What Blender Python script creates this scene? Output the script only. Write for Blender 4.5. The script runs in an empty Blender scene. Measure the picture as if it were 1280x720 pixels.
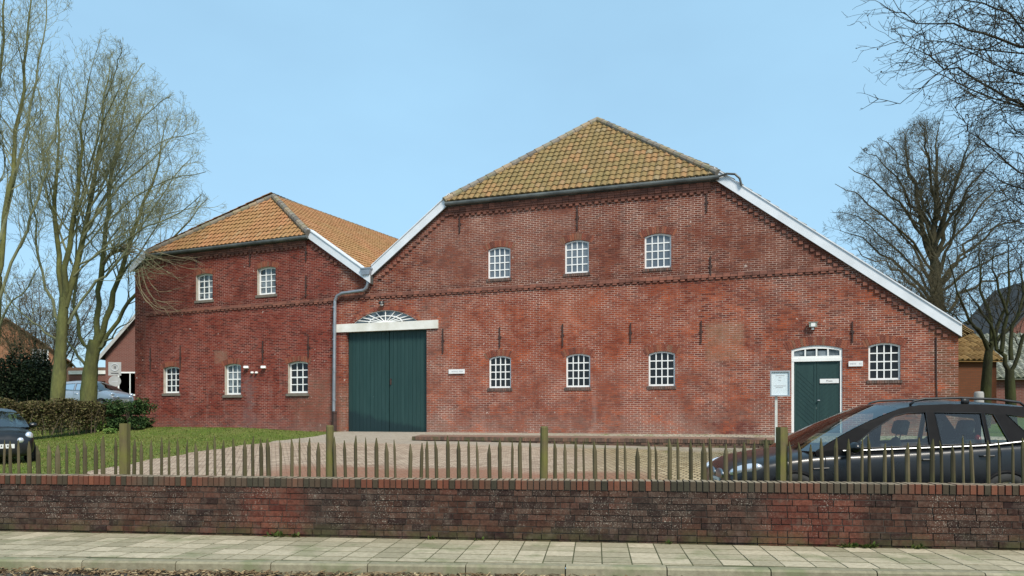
import bpy, math, random
import numpy as np
from mathutils import Vector, Matrix
from mathutils.geometry import tessellate_polygon
R = math.radians
rnd = random.Random(7)
S = bpy.context.scene
col = S.collection

# ------------------------------------------------------------------ camera, sky, sun, exposure
F, HZ, EYE = 924.0, 520.0, 1.5          # focal length in photo pixels, horizon row, eye height
cam = bpy.data.cameras.new('camera'); camo = bpy.data.objects.new('camera', cam); col.objects.link(camo)
camo.location = (0, 0, EYE); camo.rotation_euler = (R(90), 0, 0)
cam.sensor_width = 36; cam.lens = F / 1280 * 36; cam.shift_y = 0.125
cam.clip_start = 0.1; cam.clip_end = 3000
S.camera = camo
SUN_DIR = Vector((0.30, -0.60, 0.74)).normalized()
SUN_EL = math.asin(SUN_DIR.z); SUN_AZ = math.atan2(SUN_DIR.x, SUN_DIR.y)
world = bpy.data.worlds.new('World'); S.world = world; world.use_nodes = True
wn = world.node_tree; bg = wn.nodes['Background']
sky = wn.nodes.new('ShaderNodeTexSky'); sky.sky_type = 'NISHITA'; sky.sun_disc = False
sky.sun_elevation = SUN_EL; sky.sun_rotation = SUN_AZ
sky.air_density = 1.0; sky.dust_density = 1.4; sky.ozone_density = 1.6; sky.altitude = 0
wtc = wn.nodes.new('ShaderNodeTexCoord')
wmap = wn.nodes.new('ShaderNodeMapping'); wmap.inputs['Scale'].default_value = (1.0, 1.0, 2.2)
wno = wn.nodes.new('ShaderNodeTexNoise'); wno.inputs['Scale'].default_value = 1.6; wno.inputs['Detail'].default_value = 5
wno.inputs['Roughness'].default_value = 0.55
wmr = wn.nodes.new('ShaderNodeMapRange')
for i, v in enumerate((0.40, 0.74, 0.56, 0.68)): wmr.inputs[1 + i].default_value = v
wmx = wn.nodes.new('ShaderNodeMix'); wmx.data_type = 'RGBA'
wmx.inputs[7].default_value = (4.45, 7.7, 10.2, 1)       # thin high veil of cloud
wn.links.new(wtc.outputs['Generated'], wmap.inputs[0]); wn.links.new(wmap.outputs[0], wno.inputs['Vector'])
wn.links.new(wno.outputs[0], wmr.inputs[0]); wn.links.new(wmr.outputs[0], wmx.inputs[0])
wn.links.new(sky.outputs[0], wmx.inputs[6]); wn.links.new(wmx.outputs[2], bg.inputs[0])
bg.inputs[1].default_value = 0.08
sl = bpy.data.lights.new('sun', 'SUN'); sl.energy = 3.0; sl.angle = R(14); sl.color = (1, 0.92, 0.80)
slo = bpy.data.objects.new('sun', sl); col.objects.link(slo)
slo.rotation_euler = (-SUN_DIR).to_track_quat('-Z', 'Y').to_euler()
vs = S.view_settings; vs.view_transform = 'Standard'; vs.look = 'None'; vs.exposure = 0.6; vs.gamma = 1; vs.use_curve_mapping = False

# ------------------------------------------------------------------ places: facade planes, ground
K1, K2 = 0.3336, 0.425
N1, N2 = math.hypot(1, K1), math.hypot(1, K2)
XK, YK, ZB = -6.4906, 27.7653, 0.9       # foot of the joint of the two fronts
def wpt(x, y, Y): return Vector(((x - 640) / F * Y, Y, EYE + (HZ - y) / F * Y))
class Front:
    def __init__(s, k): s.k = k; s.n = math.hypot(1, k); s.Y0 = YK + k * XK
    def loc(s, x, y, t=0.0):             # photo row/column -> metres along the front, height above its base
        Y = (s.Y0 + t * s.n) / (1 + s.k * (x - 640) / F); X = (x - 640) / F * Y
        e = (1 / s.n, -s.k / s.n)
        return ((X - XK) * e[0] + (Y - YK) * e[1], EYE + (HZ - y) / F * Y - ZB)
    def world(s, a, t, z=0.0):
        return Vector((XK + a / s.n + t * s.k / s.n, YK - a * s.k / s.n + t / s.n, ZB + z))
FM, FL = Front(K1), Front(K2)
def tdist(X, Y): return ((X - XK) * K1 + (Y - YK)) / N1
def sdist(X, Y): return ((X - XK) - (Y - YK) * K1) / N1
KW = 0.1127; NW = math.hypot(1, KW); YW = 8.9
def wall_pt(q, w, z=0.0): return Vector((q / NW + w * KW / NW, YW - q * KW / NW + w / NW, z))
def wdist(X, Y): return (Y + KW * X - YW) / NW
def sstep(a, b, x):
    u = min(1, max(0, (x - a) / (b - a))); return u * u * (3 - 2 * u)
def zg(X, Y):
    t = tdist(X, Y)
    z = 0.64 * min(1, max(0, (t + 14.5) / 12.3))
    s_ = sdist(X, Y); a = sstep(2.6, 4.6, s_)
    z += 0.26 * sstep(-2.6 + 1.1 * a, -0.2, t) - 0.10 * sstep(5, 14, s_) * sstep(-9, -2, t) * (1 - sstep(-1.5, -0.2, t)) + 0.12 * sstep(-7.5, -11, X) * sstep(-9, -1, t)
    z += 0.75 * sstep(3, 25, t)
    return z
def gpt(x, y):                           # where the line of sight through photo point x, y meets the ground
    lo, hi = 9.0, 120.0
    for Yi in np.arange(9, 120, 0.2):
        if EYE + (HZ - y) / F * Yi < zg((x - 640) / F * Yi, Yi): hi = Yi; lo = Yi - 0.2; break
    for _ in range(20):
        m = (lo + hi) / 2
        if EYE + (HZ - y) / F * m < zg((x - 640) / F * m, m): hi = m
        else: lo = m
    return Vector(((x - 640) / F * hi, hi, zg((x - 640) / F * hi, hi)))

# ------------------------------------------------------------------ object helpers
def tag(o, label=None, cat=None, group=None, kind=None):
    if label: o['label'] = label
    if cat: o['category'] = cat
    if group: o['group'] = group
    if kind: o['kind'] = kind
    return o
def empty(name, loc=(0, 0, 0), rz=0.0, label=None, cat=None, group=None):
    o = bpy.data.objects.new(name, None); col.objects.link(o)
    o.location = loc; o.rotation_euler = (0, 0, rz); o.empty_display_size = 0.3
    return tag(o, label, cat, group)
class MB:
    def __init__(s): s.v = []; s.f = []; s.m = []; s.t = []
    def add(s, vs_, fs, m=0, tint=None):
        b = len(s.v); s.v.extend([tuple(p) for p in vs_])
        if tint is None: tint = rnd.random()
        for f in fs: s.f.append(tuple(i + b for i in f)); s.m.append(m); s.t.append(tint)
    def box(s, x0, x1, y0, y1, z0, z1, m=0, tint=None, X=None):
        p = [(x0, y0, z0), (x1, y0, z0), (x1, y1, z0), (x0, y1, z0), (x0, y0, z1), (x1, y0, z1), (x1, y1, z1), (x0, y1, z1)]
        if X is not None: p = [X @ Vector(q) for q in p]
        s.add(p, [(0, 3, 2, 1), (4, 5, 6, 7), (0, 1, 5, 4), (1, 2, 6, 5), (2, 3, 7, 6), (3, 0, 4, 7)], m, tint)
    def prism(s, poly, y0, y1, m=0, tint=None):      # polygon in x,z extruded along y
        n = len(poly)
        p = [(a, y0, b) for a, b in poly] + [(a, y1, b) for a, b in poly]
        s.add(p, [tuple(range(n)), tuple(range(2 * n - 1, n - 1, -1))] + [(i, i + n, (i + 1) % n + n, (i + 1) % n) for i in range(n)], m, tint)
    def tube(s, pts, rad, sides=6, m=0, tint=None, cap=True):
        pts = [Vector(p) for p in pts]; n = len(pts)
        if not hasattr(rad, '__len__'): rad = [rad] * n
        vs_ = []; prev = None
        for i, p in enumerate(pts):
            d = (pts[min(i + 1, n - 1)] - pts[max(i - 1, 0)])
            if d.length < 1e-9: d = Vector((0, 0, 1))
            d.normalize()
            a = prev if prev is not None else (Vector((1, 0, 0)) if abs(d.x) < 0.8 else Vector((0, 1, 0)))
            a = a - d * a.dot(d)
            if a.length < 1e-6: a = d.orthogonal()
            a.normalize(); prev = a; b = d.cross(a)
            for k in range(sides):
                t = 2 * math.pi * k / sides
                vs_.append(p + (a * math.cos(t) + b * math.sin(t)) * rad[i])
        fs = [(i * sides + k, i * sides + (k + 1) % sides, (i + 1) * sides + (k + 1) % sides, (i + 1) * sides + k) for i in range(n - 1) for k in range(sides)]
        if cap: fs += [tuple(range(sides - 1, -1, -1)), tuple(range((n - 1) * sides, n * sides))]
        s.add(vs_, fs, m, tint)
    def grid(s, P, m=0, tint=None, flip=False):       # P[i][j] points
        ni, nj = len(P), len(P[0])
        fs = [(i * nj + j, i * nj + j + 1, (i + 1) * nj + j + 1, (i + 1) * nj + j) for i in range(ni - 1) for j in range(nj - 1)]
        if flip: fs = [f[::-1] for f in fs]
        s.add([q for r in P for q in r], fs, m, tint)
    def ellipsoid(s, c, r, nu=12, nv=8, m=0, tint=None):
        P = [[(c[0] + r[0] * math.sin(math.pi * j / nv) * math.cos(2 * math.pi * i / nu), c[1] + r[1] * math.sin(math.pi * j / nv) * math.sin(2 * math.pi * i / nu), c[2] + r[2] * math.cos(math.pi * j / nv)) for j in range(nv + 1)] for i in range(nu + 1)]
        s.grid(P, m, tint)
    def lathe(s, prof, axis='z', c=(0, 0, 0), n=24, m=0, tint=None):   # prof: (radius, height)
        P = []
        for i in range(n + 1):
            a = 2 * math.pi * i / n; row = []
            for r_, h in prof:
                q = (r_ * math.cos(a), r_ * math.sin(a), h)
                if axis == 'y': q = (q[0], q[2], q[1])
                if axis == 'x': q = (q[2], q[0], q[1])
                row.append((q[0] + c[0], q[1] + c[1], q[2] + c[2]))
            P.append(row)
        s.grid(P, m, tint)
    def build(s, name, mats, parent=None, smooth=False, xf=None, uv=True):
        me = bpy.data.meshes.new(name)
        vs_ = s.v if xf is None else [tuple(xf @ Vector(p)) for p in s.v]
        me.from_pydata(vs_, [], s.f)
        if not isinstance(mats, (list, tuple)): mats = [mats]
        for m in mats: me.materials.append(m)
        me.polygons.foreach_set('material_index', s.m)
        if smooth: me.polygons.foreach_set('use_smooth', [True] * len(s.f))
        at = me.attributes.new('tint', 'FLOAT', 'FACE'); at.data.foreach_set('value', s.t)
        if uv and len(s.f):
            me.update()
            nf = len(s.f); nrm = np.empty(nf * 3, np.float32); me.polygons.foreach_get('normal', nrm); nrm = np.abs(nrm.reshape(-1, 3))
            tot = np.empty(nf, np.int32); me.polygons.foreach_get('loop_total', tot)
            vi = np.empty(len(me.loops), np.int32); me.loops.foreach_get('vertex_index', vi)
            co = np.array(vs_, np.float32)[vi]; ln = np.repeat(nrm, tot, axis=0)
            u = np.where((ln[:, 0] > ln[:, 1]) & (ln[:, 0] >= ln[:, 2]), co[:, 1], co[:, 0])
            zt = (ln[:, 2] > ln[:, 0]) & (ln[:, 2] > ln[:, 1])
            v = np.where(zt, co[:, 1], co[:, 2])
            L_ = me.uv_layers.new(name='UVMap'); L_.data.foreach_set('uv', np.stack([u, v], 1).ravel())
        me.validate(); me.update()
        o = bpy.data.objects.new(name, me); col.objects.link(o)
        if parent: o.parent = parent
        return o
def copy_tree(o, parent=None):
    c = o.copy(); col.objects.link(c)
    if parent: c.parent = parent
    for ch in list(o.children): copy_tree(ch, c)
    return c
def text_obj(name, body, size, mat, parent, xf):
    cu = bpy.data.curves.new(name, 'FONT'); cu.body = body; cu.size = size; cu.align_x = 'CENTER'; cu.align_y = 'CENTER'; cu.extrude = 0.001
    tmp = bpy.data.objects.new(name + '_curve', cu); col.objects.link(tmp)
    me = bpy.data.meshes.new_from_object(tmp.evaluated_get(bpy.context.evaluated_depsgraph_get()))
    bpy.data.objects.remove(tmp); bpy.data.curves.remove(cu)
    me.name = name; me.materials.clear(); me.materials.append(mat); me.transform(xf)
    o = bpy.data.objects.new(name, me); col.objects.link(o); o.parent = parent
    return o

# ------------------------------------------------------------------ material helpers
class G:
    def __init__(s, name):
        s.m = bpy.data.materials.new(name); s.m.use_nodes = True; s.nt = s.m.node_tree; s.b = s.nt.nodes['Principled BSDF']
        s.out = s.nt.nodes['Material Output']
    def n(s, t, **ins):
        nd = s.nt.nodes.new(t)
        return nd
    def put(s, sock, v):
        if v is None: return
        if isinstance(v, bpy.types.NodeSocket): s.nt.links.new(v, sock)
        elif hasattr(v, '__len__'):
            v = tuple(v); sock.default_value = v if len(v) != 3 or sock.type != 'RGBA' else v + (1,)
        else: sock.default_value = v
    def math(s, op, a, b=0.0, clamp=False):
        nd = s.n('ShaderNodeMath'); nd.operation = op; nd.use_clamp = clamp; s.put(nd.inputs[0], a); s.put(nd.inputs[1], b); return nd.outputs[0]
    def mix(s, f, a, b, mode='MIX'):
        nd = s.n('ShaderNodeMix'); nd.data_type = 'RGBA'; nd.blend_type = mode
        s.put(nd.inputs[0], f); s.put(nd.inputs[6], a); s.put(nd.inputs[7], b); return nd.outputs[2]
    def noise(s, vec, scale, detail=3, rough=0.55, out=0):
        nd = s.n('ShaderNodeTexNoise'); s.put(nd.inputs['Vector'], vec); nd.inputs['Scale'].default_value = scale
        nd.inputs['Detail'].default_value = detail; nd.inputs['Roughness'].default_value = rough; return nd.outputs[out]
    def mr(s, v, a, b, c=0.0, d=1.0, smooth=False):
        nd = s.n('ShaderNodeMapRange'); nd.interpolation_type = 'SMOOTHSTEP' if smooth else 'LINEAR'
        for i, x in enumerate((v, a, b, c, d)): s.put(nd.inputs[i], x)
        return nd.outputs[0]
    def ramp(s, f, stops, const=False):
        nd = s.n('ShaderNodeValToRGB'); cr = nd.color_ramp
        if const: cr.interpolation = 'CONSTANT'
        while len(cr.elements) < len(stops): cr.elements.new(0.5)
        for e, (p, c) in zip(cr.elements, stops): e.position = p; e.color = tuple(c) + (1,)
        s.put(nd.inputs[0], f); return nd.outputs[0]
    def attr(s, name='tint'):
        nd = s.n('ShaderNodeAttribute'); nd.attribute_name = name; return nd.outputs['Fac']
    def obj(s): return s.n('ShaderNodeTexCoord').outputs['Object']
    def uv(s): return s.n('ShaderNodeTexCoord').outputs['UV']
    def sep(s, v):
        nd = s.n('ShaderNodeSeparateXYZ'); s.put(nd.inputs[0], v); return nd.outputs
    def comb(s, x, y, z=0.0):
        nd = s.n('ShaderNodeCombineXYZ'); s.put(nd.inputs[0], x); s.put(nd.inputs[1], y); s.put(nd.inputs[2], z); return nd.outputs[0]
    def mapping(s, v, scale=(1, 1, 1), rot=(0, 0, 0), loc=(0, 0, 0)):
        nd = s.n('ShaderNodeMapping'); s.put(nd.inputs[0], v); nd.inputs['Scale'].default_value = scale; nd.inputs['Rotation'].default_value = rot; nd.inputs['Location'].default_value = loc; return nd.outputs[0]
    def brick(s, v, w, h, mortar, smooth=0.2, offset=0.5):
        nd = s.n('ShaderNodeTexBrick'); s.put(nd.inputs['Vector'], v); nd.offset = offset
        nd.inputs['Color1'].default_value = (0, 0, 0, 1); nd.inputs['Color2'].default_value = (1, 1, 1, 1); nd.inputs['Mortar'].default_value = (0.5, 0.5, 0.5, 1)
        nd.inputs['Scale'].default_value = 1; nd.inputs['Mortar Size'].default_value = mortar; nd.inputs['Mortar Smooth'].default_value = smooth
        nd.inputs['Brick Width'].default_value = w; nd.inputs['Row Height'].default_value = h
        return nd.outputs[0], nd.outputs[1]
    def bump(s, h, strength=0.3, dist=0.01):
        nd = s.n('ShaderNodeBump'); nd.inputs['Strength'].default_value = strength; nd.inputs['Distance'].default_value = dist
        s.put(nd.inputs['Height'], h); s.nt.links.new(nd.outputs[0], s.b.inputs['Normal'])
    def rect(s, x, z, x0, x1, z0, z1, soft=0.1):
        a = s.math('MULTIPLY', s.mr(x, x0 - soft, x0 + soft, smooth=True), s.mr(x, x1 - soft, x1 + soft, 1, 0, smooth=True))
        b = s.math('MULTIPLY', s.mr(z, z0 - soft, z0 + soft, smooth=True), s.mr(z, z1 - soft, z1 + soft, 1, 0, smooth=True))
        return s.math('MULTIPLY', a, b)
    def done(s, base=None, rough=0.8, metal=0.0, spec=0.5):
        s.put(s.b.inputs['Base Color'], base); s.put(s.b.inputs['Roughness'], rough); s.put(s.b.inputs['Metallic'], metal)
        s.b.inputs['Specular IOR Level'].default_value = spec
        return s.m
def vmat(name, c1, c2, scale=3.0, rough=0.8, metal=0.0, bump=0.0, spec=0.4, tint=0.0, stretch=(1, 1, 1), detail=4):
    g = G(name); o = g.mapping(g.obj(), stretch)
    f = g.mr(g.noise(o, scale, detail), 0.3, 0.7)
    if tint: f = g.math('ADD', g.math('MULTIPLY', f, 1 - tint), g.math('MULTIPLY', g.attr(), tint))
    c = g.mix(f, c1, c2)
    if bump: g.bump(g.noise(o, scale * 4, 4), bump, 0.01)
    return g.done(c, rough, metal, spec)
def tintmat(name, stops, nscale=14.0, rough=0.85, bump=0.35, dirt=None, spec=0.3):
    g = G(name); o = g.obj(); c = g.ramp(g.attr(), stops)
    nz = g.noise(o, nscale, 5, 0.65)
    c = g.mix(g.mr(nz, 0.35, 0.7, 0.0, 0.55), c, g.mix(1.0, c, (0.42, 0.40, 0.38), 'MULTIPLY'))
    if dirt:
        c = g.mix(g.mr(g.noise(o, dirt[1], 5, 0.6), dirt[2], dirt[2] + 0.12, 0, dirt[3]), c, dirt[0])
    if bump: g.bump(nz, bump, 0.012)
    return g.done(c, rough, 0, spec)
# ------------------------------------------------------------------ materials of the buildings
def facade(name, stops, mortar_c, zones, mort=0.0085, w=0.215, h=0.0635, orange=False, dark=(0.62, 0.50, 0.47)):
    g = G(name); ob = g.obj(); x, y, z = g.sep(ob)[0:3]
    wob = g.mapping(g.uv(), (1, 1, 1))
    wv = g.noise(wob, 1.3, 2, out=1)
    nd = g.n('ShaderNodeVectorMath'); nd.operation = 'MULTIPLY_ADD'; g.put(nd.inputs[0], wv); nd.inputs[1].default_value = (0.02, 0.012, 0); g.put(nd.inputs[2], g.uv())
    vec = nd.outputs[0]
    bc, fac = g.brick(vec, w, h, mort, 0.25)
    bsep = g.n('ShaderNodeSeparateColor'); g.put(bsep.inputs[0], bc)
    big = g.noise(ob, 0.55, 5, 0.6); mid = g.noise(g.mapping(ob, (1, 1, 2.3)), 1.9, 6, 0.68); fine = g.noise(ob, 11, 4, 0.7)
    f = g.math('ADD', g.math('MULTIPLY', bsep.outputs[0], 0.66), g.math('MULTIPLY', g.mr(mid, 0.3, 0.7), 0.34))
    c = g.ramp(f, stops)
    wx = g.math('ADD', x, g.math('MULTIPLY', g.math('SUBTRACT', mid, 0.5), 1.6))
    wz = g.math('ADD', z, g.math('MULTIPLY', g.math('SUBTRACT', g.noise(ob, 1.7, 4), 0.5), 1.3))
    for zn in zones:
        (x0, x1, z0, z1, soft, warp), colr, amt, mode = zn
        k = g.rect(wx if warp else x, wz if warp else z, x0, x1, z0, z1, soft)
        k = g.math('MULTIPLY', k, g.mr(fine, 0.25, 0.75, amt * 0.6, amt))
        c = g.mix(k, c, g.mix(1.0, c, colr, 'MULTIPLY') if mode == 'MULTIPLY' else g.mix(g.mr(bsep.outputs[0], 0, 1, 0.0, 0.5), colr, c), 'MIX')
    c = g.mix(g.mr(big, 0.56, 0.70, 0, 0.5), c, g.mix(1.0, c, (0.68, 0.62, 0.62), 'MULTIPLY'))
    c = g.mix(g.mr(g.noise(ob, 0.9, 6, 0.7), 0.60, 0.72, 0, 0.4), c, (0.47, 0.30, 0.23))
    c = g.mix(1.0, c, dark, 'MULTIPLY')
    if orange:
        ok = g.math('MULTIPLY', g.mr(g.noise(g.mapping(ob, (1, 1, 1.5), (0, 0, 0), (3.1, 0, 1.7)), 0.95, 6, 0.72), 0.50, 0.64), g.mr(z, 4.9, 4.5))
        c = g.mix(g.math('MULTIPLY', ok, g.mr(bsep.outputs[0], 0, 1, 0.35, 0.85)), c, (0.42, 0.095, 0.036))
    pk = g.mr(g.noise(g.mapping(ob, (1, 1, 1.7), (0, 0, 0), (9.3, 0, 4.1)), 1.3, 6, 0.75), 0.56, 0.68)
    c = g.mix(g.math('MULTIPLY', pk, g.mr(bsep.outputs[0], 0.3, 1, 0.0, 0.6)), c, (0.42, 0.25, 0.20))
    # mortar: pale where re-pointed, dark and empty elsewhere
    mm = g.mix(g.mr(g.noise(ob, 0.75, 6, 0.75), 0.41, 0.63), (0.18, 0.085, 0.065), mortar_c)
    c = g.mix(fac, c, mm)
    c = g.mix(g.mr(fine, 0.55, 0.8, 0, 0.35), c, g.mix(1.0, c, (0.5, 0.45, 0.45), 'MULTIPLY'))
    sn = g.noise(g.mapping(ob, (2.4, 1, 0.22)), 1.0, 6, 0.7)
    c = g.mix(g.mr(sn, 0.56, 0.70, 0, 0.5), c, g.mix(1.0, c, (0.55, 0.54, 0.56), 'MULTIPLY'))
    sn2 = g.noise(g.mapping(ob, (2.0, 1, 0.25), (0, 0, 0), (7.7, 0, 2.2)), 1.0, 6, 0.7)
    c = g.mix(g.math('MULTIPLY', g.mr(sn2, 0.58, 0.72, 0, 0.4), g.mr(z, 6.5, 1.0)), c, (0.40, 0.30, 0.26))
    # lime blooms and small chips
    c = g.mix(g.mr(g.noise(ob, 6.5, 3, 0.5), 0.69, 0.73, 0, 0.6), c, (0.58, 0.50, 0.44))
    c = g.mix(g.mr(g.noise(g.mapping(ob, (1, 1, 2.2), (0, 0, 0), (5, 0, 3)), 7.5, 2, 0.5), 0.64, 0.69, 0, 0.6), c, (0.045, 0.025, 0.024))
    g.bump(g.math('ADD', g.math('MULTIPLY', fac, -1.0), g.math('MULTIPLY', fine, 0.7)), 0.55, 0.012)
    return g.done(c, 0.9, 0, 0.2)
RED = [(0.0, (0.055, 0.020, 0.017)), (0.2, (0.17, 0.045, 0.029)), (0.45, (0.33, 0.08, 0.044)), (0.72, (0.41, 0.125, 0.062)), (1.0, (0.46, 0.22, 0.15))]
DRED = [(0.0, (0.050, 0.018, 0.015)), (0.22, (0.16, 0.035, 0.025)), (0.5, (0.285, 0.055, 0.036)), (0.8, (0.36, 0.085, 0.05)), (1.0, (0.37, 0.16, 0.12))]
m_main = facade('old_red_brick', RED, (0.60, 0.445, 0.37), orange=True, zones=[
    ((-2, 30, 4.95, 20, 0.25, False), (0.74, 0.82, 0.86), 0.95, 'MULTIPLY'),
    ((-2, 30, 4.85, 5.3, 0.1, False), (0.50, 0.48, 0.45), 0.8, 'MULTIPLY'),
    ((3.6, 9.5, 5.2, 8.6, 0.8, True), (0.35, 0.205, 0.16), 0.6, 'MIX'),
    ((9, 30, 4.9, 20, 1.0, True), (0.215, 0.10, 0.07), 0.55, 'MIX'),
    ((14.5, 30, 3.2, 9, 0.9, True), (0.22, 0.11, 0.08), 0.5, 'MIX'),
    ((3.3, 4.6, -1, 4.8, 0.3, True), (0.36, 0.24, 0.19), 0.6, 'MIX'),
    ((4.2, 12.8, 1.5, 4.6, 0.7, True), (0.43, 0.112, 0.052), 0.6, 'MIX'),
    ((8.2, 10.0, 3.6, 4.9, 0.4, True), (0.50, 0.16, 0.07), 0.7, 'MIX'),
    ((13.35, 14.5, 2.35, 3.55, 0.10, False), (0.50, 0.34, 0.21), 0.85, 'MIX'),
    ((12.5, 30, -1, 2.6, 0.8, True), (0.33, 0.17, 0.125), 0.45, 'MIX'),
    ((-2, 30, -1, 0.55, 0.35, True), (0.40, 0.32, 0.27), 0.75, 'MIX'),
    ((4.5, 13.0, 0.1, 2.2, 0.6, True), (0.46, 0.25, 0.19), 0.45, 'MIX'),
    ((13.7, 15.0, 0.0, 0.42, 0.12, True), (0.16, 0.02, 0.02), 0.95, 'MIX'),
    ((19.75, 21, -1, 3.6, 0.15, True), (0.17, 0.14, 0.075), 0.75, 'MIX'),
    ((-1, 0.35, -1, 1.8, 0.2, True), (0.40, 0.32, 0.22), 0.5, 'MIX')])
m_wing = facade('dark_red_brick', DRED, (0.45, 0.255, 0.205), dark=(0.66, 0.52, 0.50), zones=[
    ((-20, 2, 4.95, 20, 0.2, False), (0.80, 0.78, 0.78), 0.9, 'MULTIPLY'),
    ((-20, 2, 4.75, 5.2, 0.1, False), (0.55, 0.55, 0.55), 0.7, 'MULTIPLY'),
    ((-2.2, 2, -1, 2.3, 0.5, True), (0.40, 0.31, 0.22), 0.55, 'MIX'),
    ((-20, 2, -1, 0.5, 0.3, True), (0.36, 0.27, 0.25), 0.55, 'MIX'),
    ((-20, -9.98, -1, 20, 0.05, False), (0.62, 0.72, 0.62), 0.9, 'MULTIPLY'),
    ((-4.6, -4.1, -1, 2.2, 0.15, True), (0.33, 0.27, 0.27), 0.7, 'MIX'),
    ((-6.15, -5.45, 2.72, 3.25, 0.08, False), (0.46, 0.32, 0.22), 0.9, 'MIX')])
m_arch = tintmat('arch_brick', [(0, (0.15, 0.05, 0.034)), (0.4, (0.25, 0.072, 0.044)), (0.75, (0.31, 0.105, 0.058)), (1, (0.21, 0.11, 0.07))], 9, bump=0.3)
m_sill = tintmat('sill_brick', [(0, (0.10, 0.075, 0.065)), (0.5, (0.17, 0.12, 0.10)), (1, (0.21, 0.11, 0.085))], 12)
m_band = tintmat('band_brick', [(0, (0.15, 0.065, 0.048)), (0.5, (0.24, 0.10, 0.072)), (1, (0.31, 0.12, 0.08))], 6)
m_reveal = vmat('lime_washed_reveal', (0.46, 0.42, 0.36), (0.33, 0.29, 0.24), 5, 0.9)
m_dark = vmat('dark_interior', (0.012, 0.013, 0.015), (0.02, 0.02, 0.022), 2, 0.9)
m_white = vmat('white_paint', (0.85, 0.85, 0.83), (0.76, 0.76, 0.74), 2.5, 0.5, spec=0.4)
m_oldwhite = vmat('weathered_white_paint', (0.84, 0.83, 0.79), (0.58, 0.56, 0.48), 1.3, 0.7, detail=7)
m_verge = vmat('verge_board_paint', (0.76, 0.79, 0.83), (0.60, 0.63, 0.66), 1.6, 0.35, spec=0.6, detail=8)
m_zinc = vmat('zinc', (0.36, 0.38, 0.41), (0.25, 0.27, 0.29), 3, 0.42, metal=0.6)
m_gutter = vmat('dark_gutter', (0.05, 0.055, 0.055), (0.13, 0.14, 0.13), 2.0, 0.5, metal=0.2)
m_iron = vmat('rusty_iron', (0.035, 0.022, 0.02), (0.075, 0.038, 0.03), 6, 0.8)
m_lampdark = vmat('lamp_dark_plastic', (0.03, 0.03, 0.03), (0.05, 0.05, 0.05), 5, 0.4)
def green_door(name, c1, c2):
    g = G(name); o = g.obj(); z = g.sep(o)[2]; x = g.sep(o)[0]
    n1 = g.noise(g.mapping(o, (6, 6, 0.5)), 1.5, 4)
    c = g.mix(g.mr(n1, 0.3, 0.7), c1, c2)
    c = g.mix(g.math('MULTIPLY', g.attr(), 0.25), c, g.mix(1, c, (0.72, 0.74, 0.76), 'MULTIPLY'))
    # damp foot of the doors
    wz = g.math('ADD', g.math('ADD', z, g.math('MULTIPLY', x, 0.22)), g.math('MULTIPLY', g.math('SUBTRACT', g.noise(o, 2.2, 5, 0.65), 0.5), 0.55))
    if name.startswith('barn'): c = g.mix(g.mr(wz, 0.78, 0.92, 0.75, 0.0), c, (0.008, 0.022, 0.027))
    c = g.mix(g.mr(g.noise(o, 7, 3), 0.74, 0.76, 0, 0.5), c, (0.20, 0.24, 0.22))
    g.bump(g.noise(g.mapping(o, (9, 9, 0.6)), 3, 3), 0.15, 0.01)
    return g.done(c, 0.55, 0, 0.35)
m_door = green_door('barn_door_green', (0.013, 0.043, 0.041), (0.022, 0.058, 0.055))
m_door2 = green_door('entrance_door_green', (0.014, 0.042, 0.042), (0.02, 0.055, 0.052))
def pane(name, a, b, rough=0.03, spec=0.5, scale=2.2):
    g = G(name); c = g.mix(g.mr(g.noise(g.obj(), scale, 3), 0.4, 0.6), a, b)
    g.bump(g.noise(g.obj(), 2.5, 2), 0.04, 0.02)
    return g.done(c, rough, 0, spec)
m_pane = pane('dark_pane', (0.008, 0.009, 0.012), (0.016, 0.017, 0.02), 0.06, 0.35)
m_pane_grey = pane('grey_pane', (0.085, 0.105, 0.13), (0.15, 0.175, 0.20), 0.08, 0.6, 1.2)  # base colour carries the grey of sky reflected in the upper windows
m_pane_mix = pane('mottled_pane', (0.02, 0.03, 0.035), (0.19, 0.22, 0.24), 0.05, 0.6, 3.2)
def tiles(name, stops, moss, amt):
    g = G(name); o = g.obj(); c = g.ramp(g.attr(), stops)
    nz = g.noise(o, 0.55, 6, 0.7); fz = g.noise(o, 18, 4, 0.7)
    c = g.mix(g.math('MULTIPLY', g.mr(nz, 0.38, 0.62, 0.25, 1), amt), c, g.mix(g.mr(fz, 0.35, 0.65), moss, g.mix(0.5, moss, (0.30, 0.245, 0.09))))
    c = g.mix(g.mr(fz, 0.6, 0.8, 0, 0.5), c, g.mix(1, c, (0.45, 0.43, 0.4), 'MULTIPLY'))
    c = g.mix(g.mr(g.noise(o, 30, 2), 0.68, 0.74, 0, 0.5), c, (0.50, 0.46, 0.36))
    g.bump(fz, 0.3, 0.01)
    return g.done(c, 0.85, 0, 0.25)
m_tile_main = tiles('mossy_pantile', [(0, (0.19, 0.125, 0.055)), (0.5, (0.255, 0.165, 0.07)), (0.9, (0.33, 0.165, 0.075)), (1, (0.26, 0.21, 0.13))], (0.175, 0.128, 0.05), 0.75)
m_tile_wing = tiles('orange_pantile', [(0, (0.29, 0.135, 0.06)), (0.5, (0.345, 0.16, 0.075)), (0.9, (0.39, 0.175, 0.085)), (1, (0.33, 0.20, 0.11))], (0.25, 0.165, 0.06), 0.5)
m_ridge = tintmat('ridge_tile', [(0, (0.17, 0.15, 0.13)), (0.5, (0.27, 0.24, 0.20)), (1, (0.36, 0.27, 0.17))], 10, dirt=((0.20, 0.19, 0.10), 3, 0.5, 0.7))

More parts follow.
